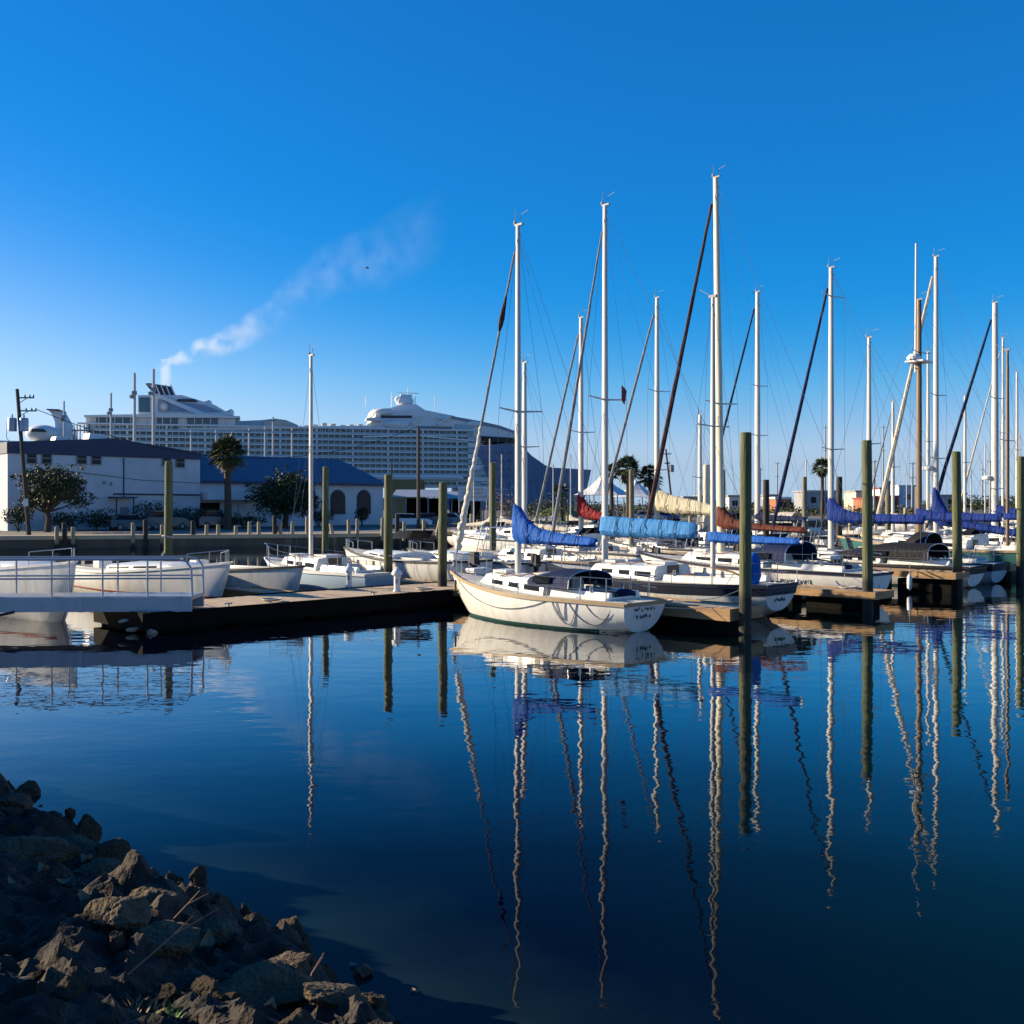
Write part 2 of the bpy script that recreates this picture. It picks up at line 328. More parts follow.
# ------------------------------------------------------------------ foreground rocks, leaves, twigs
def rock_mb(seed, r, sq):
    import bmesh
    bm = bmesh.new(); bmesh.ops.create_icosphere(bm, subdivisions=5, radius=1)
    o = Vector((seed * 3.1, seed * 7.7, seed))
    r_ = random.Random(seed * 13 + 1); planes = []
    for _ in range(15):
        q = Vector((r_.gauss(0, 1), r_.gauss(0, 1), r_.gauss(0, 1))).normalized(); planes.append((q, r_.uniform(.5, .92)))
    for v in bm.verts:
        n = v.co.normalized(); k = 1.0
        for q, d in planes:
            c = n.dot(q)
            if c > .2: k = min(k, d / c)
        k *= 1 + .1 * noise.noise(n * 2.2 + o) + .07 * noise.noise(n * 6 + o) + .06 * abs(noise.noise(n * 11 + o)) + .035 * noise.noise(n * 23 + o)
        v.co = Vector((n.x * sq[0], n.y * sq[1], n.z * sq[2])) * k * r
    b = MB(); b.add([tuple(v.co) for v in bm.verts], [tuple(v.index for v in f.verts) for f in bm.faces]); bm.free(); return b
def gp(px, py, z0=.6):                     # point on the bank under a pixel
    z = z0
    for _ in range(12):
        Y = F * (H - z) / (py - HOR); X = at(px, Y); z = .5 * z + .5 * max(0, bank_h(X, Y))
    return X, Y, z
big = [  # px, py, radius, squash, label
    (262, 992, .34, (1.3, 1, .5), 'big flat buff rock at the bottom of the bank, nearest the picture edge'),
    (118, 918, .24, (1, 1, .8), 'buff rounded rock halfway along the bank beside the dry leaves'),
    (153, 948, .3, (1.1, 1, .75), 'long pitted buff rock sloping down between bank top and water'),
    (362, 975, .1, (1.2, 1, .8), 'small pale rock standing alone in the water off the bank tip'),
    (30, 858, .3, (1.5, 1, .5), 'dark layered rock ledge at the left picture edge'),
    (85, 852, .26, (1.4, .9, .5), 'dark rock ledge jutting over the water below the left edge'),
    (215, 940, .2, (1.2, 1, .6), 'dark wet rock at the waterline above the white litter'),
    (10, 815, .3, (1.1, 1, .8), 'black boulder highest up along the bank at the left edge'),
    (150, 905, .22, (1.3, 1, .6), 'black wet rock jutting into the water midway along the bank'),
    (335, 1000, .2, (1.5, 1, .5), 'low dark rock at the water beside the big flat buff rock'),
    (100, 875, .2, (1.3, 1, .6), 'dark flat rock leaning out above the pale scum'),
    (280, 975, .22, (1.3, 1, .55), 'dark rock slab half under the water near the bank tip')]
for i, (px, py, r, sq, lab) in enumerate(big):
    X, Y, z = gp(px, py); o = rock_mb(i + 1, r * .8, sq).build('rock', 'rock', smooth=False); o.location = (X, Y, z + .02); o.rotation_euler = (rnd.uniform(-.3, .3), rnd.uniform(-.3, .3), rnd.uniform(0, 6)); tag(o, lab, 'rock', 'large rocks on the bank')
meshes = [rock_mb(20 + k, 1, (1, rnd.uniform(.7, 1), rnd.uniform(.5, .8))).build('stone', 'rock') for k in range(4)]
for k in range(290):
    X, Y = rnd.uniform(-7, .6), 0
    s = rnd.choice([rnd.uniform(-.2, .6), rnd.uniform(-.2, 2.6)]); Y = (3.93 - s - .717 * X) / .697 + rnd.uniform(-.1, .1)
    o = meshes[k] if k < 4 else bpy.data.objects.new('stone', meshes[k % 4].data)
    if k >= 4: C.objects.link(o)
    r = rnd.uniform(.03, .075) if k % 5 else rnd.uniform(.09, .2); o.scale = (r, r, r); o.location = (X, Y, max(-.02, bank_h(X, Y)) + r * .2); o.rotation_euler = (rnd.uniform(0, 6), rnd.uniform(0, 6), rnd.uniform(0, 6))
    tag(o, 'small rough stone lying loose among the larger rocks of the bank', 'stone', 'small stones on the bank')
def leaf_mb(l, wd, curl):
    b = MB(); rings = []
    for i in range(7):
        t = i / 6; ww = wd * math.sin(math.pi * min(.97, t * .94 + .04)); z = curl * (t - .5) ** 2 * 4 * l
        rings.append([(t * l, -ww, z + .25 * ww), (t * l, 0, z), (t * l, ww, z + .25 * ww)])
    return b.loft(rings, False, False)
for k, (px, py, l, mt) in enumerate([(72, 868, .2, 'dryleaf'), (48, 880, .16, 'dryleaf'), (30, 890, .14, 'dryleaf'), (80, 905, .12, 'dryleaf'), (62, 899, .15, 'dryleaf'), (210, 945, .16, 'dryleaf'), (270, 1015, .12, 'dryleaf'), (20, 893, .1, 'dryleaf'), (92, 868, .16, 'dryleaf'), (56, 890, .1, 'dryleaf')]):
    X, Y, z = gp(px, py); o = leaf_mb(l, l * .28, .35).build('dry_leaf', mt); o.location = (X, Y, z + .05); o.rotation_euler = (rnd.uniform(-.4, .4), rnd.uniform(-.3, .3), rnd.uniform(0, 6)); tag(o, 'curled brown dead leaf lying on the dark rocks of the bank', 'leaf', 'dead leaves on the bank')
X, Y, z = gp(200, 998)
b = MB(); b.loft([[(-.1, -.05, 0), (-.08, .06, .02), (-.06, .08, 0)], [(.02, -.07, .05), (.03, .02, .07), (.03, .09, .03)], [(.12, -.05, 0), (.13, 0, .03), (.1, .06, .01)]], False, False)
o = b.build('paper_litter', mat('white_litter', (.5, .5, .48), .7)); o.scale = (.6, .6, .6); o.location = (X, Y, z + .06); tag(o, 'crumpled white scrap of litter on the dark bank', 'litter')
for px, py, ln, az, lab in [(128, 975, .55, .9, 'thin dry stick propped on the dark bank soil'), (300, 1008, .3, 1.3, 'short reddish stick by the big flat rock at the bottom edge'), (165, 930, .25, .4, 'thin stick poking from the long pitted rock')]:
    X, Y, z = gp(px, py); b = MB(); b.tube([(0, 0, 0), (ln * .5 * math.cos(az), ln * .5 * math.sin(az), .12), (ln * math.cos(az), ln * math.sin(az), .17)], [.005, .004, .002], 5); b.tube([(ln * .5 * math.cos(az), ln * .5 * math.sin(az), .12), (ln * .6 * math.cos(az) + .05, ln * .6 * math.sin(az), .2)], [.003, .002], 4)
    o = b.build('stick', 'dryleaf'); o.location = (X, Y, z); tag(o, lab, 'stick')
for px, py, mt, lab in [(172, 1021, 'leaf', 'small bright green grass tuft at the bottom picture edge'), (135, 1015, 'grass', 'dry grass tuft on the dark bank at the bottom edge'), (152, 1018, 'grass', 'sparse pale grass tuft between the green tuft and the dry tuft')]:
    X, Y, z = gp(px, py); b = MB()
    for k in range(26):
        a = rnd.uniform(0, 6.28); h = rnd.uniform(.03, .075); q = rnd.uniform(0, .06); d = Vector((math.cos(a), math.sin(a), 0)); s_ = Vector((-d.y, d.x, 0)) * .004
        p = d * q; b.add([p - s_, p + s_, p + d * h * .3 + s_ * .7 + Vector((0, 0, h * .7)), p + d * h * .7 + Vector((0, 0, h))], [(0, 1, 2, 3)])
    o = b.build('grass_tuft', mat('tuft_' + mt, (.1, .22, .03) if mt == 'leaf' else (.25, .2, .1), .7)); o.location = (X, Y, z); tag(o, lab, 'grass')

for px, py, ln in [(15, 826, .1), (40, 829, .08), (175, 905, .06), (355, 968, .07), (260, 940, .05), (412, 990, .05), (700, 700, .15)]:
    Y = F * H / (py - HOR); b = leaf_mb(ln, ln * .3, .12); o = b.build('floating_leaf', 'dryleaf'); o.location = (at(px, Y), Y, .012); o.rotation_euler = (0, 0, rnd.uniform(0, 6)); tag(o, 'small brown leaf floating on the dark water', 'leaf', 'leaves floating on the water')

# ------------------------------------------------------------------ pilings and posts
def piling(px, ytop, Y, r, lab, m='pile', lean=(0, 0), grp='tall dock pilings'):
    X = at(px, Y); top = zt(ytop, Y); r *= .93; b = MB(); n = 9; rings = []; lean = lean if lean != (0, 0) else (rnd.uniform(-.05, .05), rnd.uniform(-.05, .05))
    sd_ = rnd.uniform(0, 99)
    for i in range(n + 1):
        t = i / n; z = -.6 + (top + .6) * t; rr = r * (1.08 - .14 * t)
        rings.append([(lean[0] * t + rr * (1 + .03 * noise.noise((k * 1.7, z * .7, sd_))) * math.cos(2 * math.pi * k / 16), lean[1] * t + rr * math.sin(2 * math.pi * k / 16), z) for k in range(16)])
    rings.append([(lean[0] + .8 * r * .94 * math.cos(2 * math.pi * k / 16), lean[1] + .8 * r * .94 * math.sin(2 * math.pi * k / 16), top + .02) for k in range(16)])
    b.loft(rings); o = b.build('piling', m, smooth=True); o.location = (X, Y, 0); tag(o, lab, 'piling', grp); return o
piling(745, 433, 26.2, .165, 'thickest, tallest green piling at the end of the nearest finger dock')
piling(868, 441, 31.6, .165, 'tall green piling at the end of the second, brown finger dock')
piling(958, 452, 38.2, .18, 'tall green piling in front of the boat with the black cockpit canopy')
piling(1020, 457, 43.0, .16, 'tall green piling at the right picture edge beside the dark green hull')
piling(388, 475, 37.4, .17, 'dark piling behind the white dock pedestal, right of the arched windows')
piling(442, 483, 35.2, .165, 'piling just left of the bow of the white sloop')
piling(325, 467, 49.5, .17, 'slim tall piling right of the bare thin mast at left')
piling(168, 462, 42.6, .18, 'dark piling in front of the white building wall, with a rope knot')
piling(493, 463, 52.0, .17, 'piling rising behind the white sloop between the shed canopy and its mast')
piling(632, 470, 56.0, .16, 'distant piling between the light blue sail cover and the palms', 'pile2')
piling(722.5, 470, 54.0, .2, 'piling standing beside the rust coloured sail cover', 'pile2')
piling(766, 480, 60.0, .2, 'short dark piling right of the thickest green piling', 'stubdark')
piling(805, 477, 85.0, .22, 'distant thin piling left of the lone palm', 'pile2')
piling(839, 477, 75.0, .24, 'dark distant piling just right of the lone palm', 'stubdark')
piling(888, 481, 80.0, .22, 'distant green piling between the two tall green pilings at right', 'pile2')
piling(918, 487, 72.0, .24, 'distant green piling left of the brown wooden mast', 'pile2')
piling(706, 465, 57.0, .22, 'cream painted short post left of the tall cream mast', M['cream'])
stubs = [(57, 527, 0), (65, 523, 1), (73, 527, 0), (133, 523, 0), (146, 520, 1), (162, 525, 0), (193, 521, 1), (206, 525, 0), (218, 525, 0), (236, 526, 0), (249, 522, 0), (259, 522, 0), (275, 516, 1), (281, 522, 0), (292, 522, 0), (307, 517, 0), (336, 524, 2), (349, 520, 0), (357, 519, 0), (382, 518, 0), (397, 514, 1), (404, 522, 0), (424, 520, 0), (434, 519, 2), (471, 514, 0), (478, 520, 0), (506, 518, 0), (512, 520, 0), (516, 528, 0)]
for px, yt, kd in stubs:
    Y = 76.4 + max(0, px - 20) * .022 if px < 400 else 84 + (px - 400) * .1
    o = piling(px, yt, Y, .16 if kd != 1 else .2, 'dark weathered mooring post standing along the far seawall' if kd == 1 else ('cream mooring post leaning over at the far seawall' if kd == 2 else 'cream mooring post standing upright along the far seawall'), 'stubdark' if kd == 1 else 'stub', (.5 if px == 434 else -.45, 0) if kd == 2 else (rnd.uniform(-.05, .05), 0), 'mooring posts along the far seawall')
for px, yt in [(536, 518), (540, 520), (546, 517), (568, 516), (572, 517), (600, 515), (640, 517), (690, 516), (795, 512), (850, 510), (862, 512), (905, 508), (926, 510)]:
    piling(px, yt, 100, .2, 'pale mooring post on the farthest docks behind the sailboats', 'stub', grp='mooring posts on the farthest docks')
# rope knot on the piling at left
o = MB().tube([(.21 * math.cos(a * .5), .21 * math.sin(a * .5), 2.0 + .03 * math.sin(a)) for a in range(14)] + [(-.2, -.1, 1.2), (-.22, -.14, .5)], .04, 6).build('mooring_rope', 'rope'); o.location = (at(168, 42.6), 42.6, 0); tag(o, 'pale rope knotted round the dark piling in front of the white building', 'rope')

# ------------------------------------------------------------------ docks
def dock(name, lab, u0, u1, v0, v1, z=.5, th=.3, along='u', cat='dock'):
    t = thing(name, lab, cat, uv((u0 + u1) / 2, (v0 + v1) / 2), UA)
    a, c = abs(u1 - u0) / 2, abs(v1 - v0) / 2
    b = MB()
    if along == 'u':
        n = int(2 * a / .15)
        for i in range(n): b.b2(-a + 2 * a * i / n + .004, -a + 2 * a * (i + 1) / n - .004, -c, c, z - .04, z + rnd.uniform(-.004, .006))
    else:
        n = int(2 * c / .15)
        for i in range(n): b.b2(-a, a, -c + 2 * c * i / n + .004, -c + 2 * c * (i + 1) / n - .004, z - .04, z + rnd.uniform(-.004, .006))
    b.build('deck_boards', 'dockwood', t)
    f = MB(); e = .05
    f.b2(-a - e, a + e, -c - e, -c - .002, z - th, z + .035); f.b2(-a - e, a + e, c + .002, c + e, z - th, z + .035)
    f.b2(-a - e, -a - .002, -c, c, z - th, z + .033); f.b2(a + .002, a + e, -c, c, z - th, z + .033)
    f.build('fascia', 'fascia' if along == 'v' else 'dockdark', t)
    fl = MB(); n = max(2, int(max(a, c) * 2 / 2.4))
    for i in range(n):
        q = (i + .5) / n * 2 - 1
        if along == 'u': fl.box((q * a, 0, (z - th) / 2 - .12), (2 * a / n - .25, 2 * c - .1, z - th + .2))
        else: fl.box((0, q * c, (z - th) / 2 - .14), (2 * a - .6, 2 * c / n - .5, z - th + .12))
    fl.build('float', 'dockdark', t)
    cl = MB()
    for i in range(max(2, n // 2)):
        q = (i + .5) / max(2, n // 2) * 2 - 1
        p = (q * a, -c + .15) if along == 'u' else (-a + .15, q * c)
        cl.box((p[0], p[1], z + .05), (.05, .05, .09)); cl.tube([(p[0] - .12, p[1], z + .1), (p[0] + .12, p[1], z + .1)], .02, 6)
    cl.build('cleat', 'galv', t)
    return t
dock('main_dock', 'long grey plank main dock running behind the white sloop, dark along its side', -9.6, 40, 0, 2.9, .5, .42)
dock('finger_dock', 'nearest finger dock with bright brown fascia right of the white sloop', 1.0, 2.5, -10.6, -.06, .6, .28, 'v')
dock('finger_dock', 'finger dock with brown fascia between the two transom boats and the second green piling', 8.5, 9.7, -10.9, -.06, .6, .2, 'v')
dock('finger_dock', 'pale finger dock in front of the boat with the black cockpit canopy', 16.4, 17.6, -10.2, -.06, .78, .2, 'v')
dock('finger_dock', 'finger dock farthest right beside the dark green hull', 24.2, 25.4, -9.4, -.06, .7, .2, 'v')
dock('finger_dock', 'finger dock behind the pedestals, left of the dark piling', -4.2, -3.2, 2.96, 11, .5, .2, 'v')
dock('finger_dock', 'far side finger dock with a dark piling near the bare mast', 2.0, 3.0, 2.96, 11, .5, .2, 'v')
for px, Y, yb in [(397, 33.0, 588), (349, 34.6, 584)]:
    z = .5; t = thing('dock_pedestal', 'white domed dock power pedestal, %s of the pair on the main dock' % ('right one' if px == 397 else 'left one'), 'pedestal', (at(px, Y), Y, z), 0, 'white dock pedestals')
    MB().lathe([(.13, 0), (.13, .06), (.1, .08), (.1, .5), (.12, .52), (.12, .55)], n=12).build('column', 'white', t, True)
    MB().lathe([(.17, .55), (.18, .6), (.14, .68), (.06, .74), (.05, .8), (.001, .82)], n=12).build('cap', 'white', t, True)
    MB().box((0, -.1, .35), (.08, .03, .14)).build('socket_cover', 'grey', t)

# gangway at the left edge
t = thing('gangway', 'pale metal gangway with pipe handrails in front of the left boats', 'gangway', (-12.4, 27.2, 0), R(3))
z0 = .58
b = MB(); b.b2(-9, 4.0, -.6, .6, z0 + .24, z0 + .34); b.build('deck_plate', 'galv', t)
b = MB()
for y in (-.63, .63): b.b2(-9, 4.0, y - .04, y + .04, z0 - .06, z0 + .32)
for x in range(-9, 4): b.b2(x + .3, x + .4, -.58, .58, z0 + .02, z0 + .2)
b.build('side_beam', mat('gangway_paint', (.4, .43, .47), .5, var=.1, dirt=(.35, .3, .25)), t)
b = MB()
for x in (-6.4, -3.9, -1.4, 1.1, 3.6):
    for y in (-.63, .63): b.b2(x, x + .12, y - .05, y + .05, z0 - .07, z0 + .33)
b.build('joint_plate', 'galv', t)
for y in (-.6, .6):
    b = MB(); zz = z0 + .3
    b.tube([(-9, y, zz + 1.0), (3.6, y, zz + 1.0), (3.85, y, zz + .95), (3.98, y, zz + .75), (4.0, y, zz)], .032, 8); b.tube([(-9, y, zz + .5), (3.97, y, zz + .5)], .024, 8)
    for x in (-8, -6.6, -5.2, -3.8, -2.4, -1.0, .4, 1.7, 2.85): b.tube([(x, y, zz), (x, y, zz + 1.0)], .026, 8)
    b.build('handrail', 'galv', t, True)
b = MB(); [b.tube([(x, -.66, z0), (x + .04, -.68, -.1)], .05, 6) for x in (-1.2, 2.9, -5)]; b.build('bracket', 'galv', t)
b = MB(); b.tube([(x * .5 - 2, -.72, z0 - .05 - .3 * math.sin(math.pi * (x + 6) / 9)) for x in range(-6, 4)], .035, 6); o = b.build('hose', 'black', None); o.location = t.location; o.rotation_euler = t.rotation_euler; tag(o, 'black hose sagging under the metal gangway', 'hose')
# floating rubble under the gangway's end
for k in range(9):
    o = rock_mb(60 + k, .13, (1.4, 1, .5)).build('debris_block', mat('debris%d' % k, (.3, .17, .1) if k % 2 else (.4, .32, .24), .85, var=.3)); o.location = (at(150, 27.2) + rnd.uniform(-.5, .5), 26.6 + rnd.uniform(-.3, .3), rnd.uniform(.02, .4)); o.rotation_euler = (0, 0, rnd.uniform(0, 3)); tag(o, 'brown broken block in the pile at the end of the gangway', 'block', 'broken blocks under the gangway')

# ------------------------------------------------------------------ boats
class Hull:
    def __init__(s, L, B, Fb, Fm, Fs, tr=.62, D=.35, zt=.05, rake=-.25, bowp=2.1, vb=.75, st=.72, sp=2.6):
        s.__dict__.update(locals()); del s.__dict__['s']
    def b(s, q):
        m = .42
        if q < m: return s.B / 2 * (s.tr + (1 - s.tr) * math.sin(math.pi / 2 * q / m))
        return s.B / 2 * max(0.012, 1 - ((q - m) / (1 - m)) ** s.bowp)
    def zs(s, q):
        return s.Fm + ((s.Fs - s.Fm) * ((.35 - q) / .35) ** 2 if q < .35 else (s.Fb - s.Fm) * ((q - .35) / .65) ** 1.6)
    def zb(s, q):
        if q < .25: return s.zt + (-s.D - s.zt) * math.sin(math.pi / 2 * q / .25)
        if q > s.st: return min(s.zs(q) - .01, -s.D + (s.Fb + s.D) * ((q - s.st) / (1 - s.st)) ** s.sp)
        return -s.D
    def sec(s, q, t):                      # t 0..1 keel to sheer
        a = t * math.pi / 2; vv = s.vb * max(0, (q - .55) / .45)
        y = s.b(q) * ((1 - vv) * math.sin(a) ** .8 + vv * t ** .9)
        return y, s.zb(q) + (s.zs(q) - s.zb(q)) * ((1 - vv) * (1 - math.cos(a)) + vv * t)
    def x(s, q, z): return q * s.L + s.rake * z * (1 - q) ** 8
    def y_at(s, q, z):
        lo, hi = 0, 1
        for _ in range(24):
            m = (lo + hi) / 2
            if s.sec(q, m)[1] < z: lo = m
            else: hi = m
        return s.sec(q, hi)[0]
    QS = [0, .03, .08, .15, .22, .3, .38, .46, .54, .61, .68, .74, .79, .84, .88, .92, .95, .975, .99, 1]
    def mesh(s, M_=11):
        b = MB(); rings = []
        for q in s.QS:
            pts = [s.sec(q, j / M_) for j in range(M_ + 1)]
            rings.append([(s.x(q, z), -y, z) for y, z in pts[::-1]] + [(s.x(q, z), y, z) for y, z in pts[1:]])
        b.loft(rings, False, False); b.add(rings[0], [tuple(range(len(rings[0])))]); return b
    def band(s, z0, z1, off, q0=0.0, q1=1.0, rel=True, both=True, transom=True):   # strip round the hull, z relative to the sheer
        b = MB(); n = 26
        for sg in (-1, 1):
            rings = []
            for i in range(n + 1):
                q = q0 + (q1 - q0) * i / n; zz = s.zs(q)
                a, c = (zz + z0, zz + z1) if rel else (max(z0, s.zb(q) + .01), max(z1, s.zb(q) + .015))
                ya, yc = s.y_at(q, a) + off, s.y_at(q, c) + off
                ex = off if q > .98 else 0
                rings.append([(s.x(q, a) + ex, sg * ya, a), (s.x(q, c) + ex, sg * yc, c), (s.x(q, c) + ex, sg * (yc - off * .9), c), (s.x(q, a) + ex, sg * (ya - off * .9), a)])
            b.loft(rings, True, True)
        if transom and q0 == 0:
            z = s.zs(0); a, c = (z + z0, z + z1) if rel else (z0, z1)
            ya = s.b(0)
            if a > s.zb(0): b.add([(s.x(0, a) - off, -ya, a), (s.x(0, a) - off, ya, a), (s.x(0, c) - off, ya, c), (s.x(0, c) - off, -ya, c)], [(0, 1, 2, 3)])
        return b
    def deck(s, q0, q1, cw):
        b = MB(); fr = [-1, -.8, -cw, cw, .8, 1]; n = 22; qs = sorted(set([i / n for i in range(n + 1)] + [q0, q1])); rings = []
        for q in qs:
            z = s.zs(q) - .015; rings.append([(s.x(q, z), f * max(.005, s.b(q) - .02), z + .05 * s.b(q) * (1 - f * f)) for f in fr])
        vs = [p for r in rings for p in r]; fs = []
        for i in range(len(qs) - 1):
            for j in range(5):
                if j == 2 and qs[i] >= q0 - 1e-6 and qs[i + 1] <= q1 + 1e-6: continue
                a = i * 6 + j; fs.append((a, a + 1, a + 7, a + 6))
        b.add(vs, fs); return b
    def well(s, q0, q1, cw, depth):
        b = MB(); y0, y1 = s.b(q0) * cw, s.b(q1) * cw; x0, x1 = q0 * s.L, q1 * s.L; z = min(s.zs(q0), s.zs(q1)); zz = z - depth
        v = [(x0, -y0, z + .1), (x1, -y1, z + .1), (x1, y1, z + .1), (x0, y0, z + .1), (x0, -y0 * .8, zz), (x1, -y1 * .8, zz), (x1, y1 * .8, zz), (x0, y0 * .8, zz)]
        b.add(v, [(4, 5, 6, 7), (0, 1, 5, 4), (1, 2, 6, 5), (2, 3, 7, 6), (3, 0, 4, 7)]); return b
def lettering(par, h, zc, wd, mt='navy', lines=2):
    b = MB(); rr = random.Random(int(zc * 1000) + int(wd * 100))
    for ln in range(lines):
        z = zc - ln * .2; x = -wd / 2 if ln == 0 else -wd / 3
        lim = wd / 2 if ln == 0 else wd / 3
        while x < lim:
            hh = rr.uniform(.06, .13) * (1 if ln else .9); p = []
            for i in range(6): p.append((h.x(0, z) - .022, -(x + .05 * i / 5 * rr.uniform(.6, 1.3)), z + hh * (.5 + .5 * math.sin(i * rr.uniform(1.1, 2.2)))))
            b.tube(p, .014, 4); x += rr.choice([.075, .085, .09, .14])
    b.build('lettering', mt, par)
def trunk(xa, xf, wa, wf, z0a, z0f, ha, hf, slope=.5):
    """cabin trunk loft: returns MB, side(x,t) sampler"""
    b = MB(); n = 9; rings = []
    def sect(t, kz=1):
        x = xa + (xf - xa) * t; wv = wa + (wf - wa) * t ** 1.5; z0 = z0a + (z0f - z0a) * t - .05; h = (ha + (hf - ha) * t) * kz
        return x, wv, z0, h
    for i in range(n + 1):
        t = i / n; x, wv, z0, h = sect(t)
        rings.append([(x, -wv, z0), (x, -wv * .95, z0 + h * .75), (x, -wv * .84, z0 + h), (x, 0, z0 + h + .06), (x, wv * .84, z0 + h), (x, wv * .95, z0 + h * .75), (x, wv, z0)])
    x, wv, z0, h = sect(1)
    rings.append([(x + slope, -wv * .7, z0), (x + slope * .9, -wv * .66, z0 + h * .1), (x + slope * .8, -wv * .6, z0 + h * .2), (x + slope * .8, 0, z0 + h * .22), (x + slope * .8, wv * .6, z0 + h * .2), (x + slope * .9, wv * .66, z0 + h * .1), (x + slope, wv * .7, z0)])
    b.loft(rings, False, True)
    def side(x, f, sg, off=.012):
        t = max(0, min(1, (x - xa) / (xf - xa))); _, wv, z0, h = sect(t); return (x, sg * (wv * (1 - .05 * f / .75) + off), z0 + h * f)
    return b, side
def cover_mesh(xm, dirx, ln, zb, h0, hend, wid=.17, decay=.45, mid=.36, sag=0.0, seed=1, back=.16, tilt=0.0):
    b = MB(); rings = []; n = 30; k = 14; o = seed * 5.3
    for i in range(n + 1):
        d = -back + (ln + back) * i / n; dd = max(0, d)
        top = mid + (h0 - mid) * math.exp(-dd / decay) + (hend - mid) * (dd / ln) ** 2
        z0 = zb - sag * math.sin(math.pi * dd / ln) - tilt * dd - .1; e = 1
        if i == 0 or i == n: e = .55
        ring = []
        for j in range(k):
            a = 2 * math.pi * j / k; ww = wid * e * (1 + .25 * noise.noise((d * 4, j * .9, o))) * (1 if math.sin(a) < 0 else .75)
            zz = z0 + top * .5 + math.sin(a) * top * .5 * (.7 + .3 * e) * (1 + .1 * noise.noise((d * 5, a * 2, o + 4)))
            ring.append((xm + dirx * d, math.cos(a) * ww + .02 * noise.noise((d * 6, a * 2, o)), zz))
        rings.append(ring)
    cover_mesh.top = lambda d: (zb - sag * math.sin(math.pi * d / ln) - tilt * d - .1, mid + (h0 - mid) * math.exp(-d / decay) + (hend - mid) * (d / ln) ** 2)
    return b.loft(rings)
def arch_canvas(x0, x1, hw0, hw1, z, h0, h1, th=.02):
    b = MB(); rings = []
    for x, hw, h in ((x0, hw0, h0), ((x0 + x1) / 2, (hw0 + hw1) / 2, max(h0, h1) * 1.03), (x1, hw1, h1)):
        outer = [(x, hw * math.cos(a), z + h * (math.sin(a) ** .55 if math.sin(a) > 0 else 0)) for a in [math.pi * i / 12 for i in range(13)]]
        inner = [(x, y * .97, zz - th) for _, y, zz in outer[::-1]]
        rings.append(outer + inner)
    return b.loft(rings)

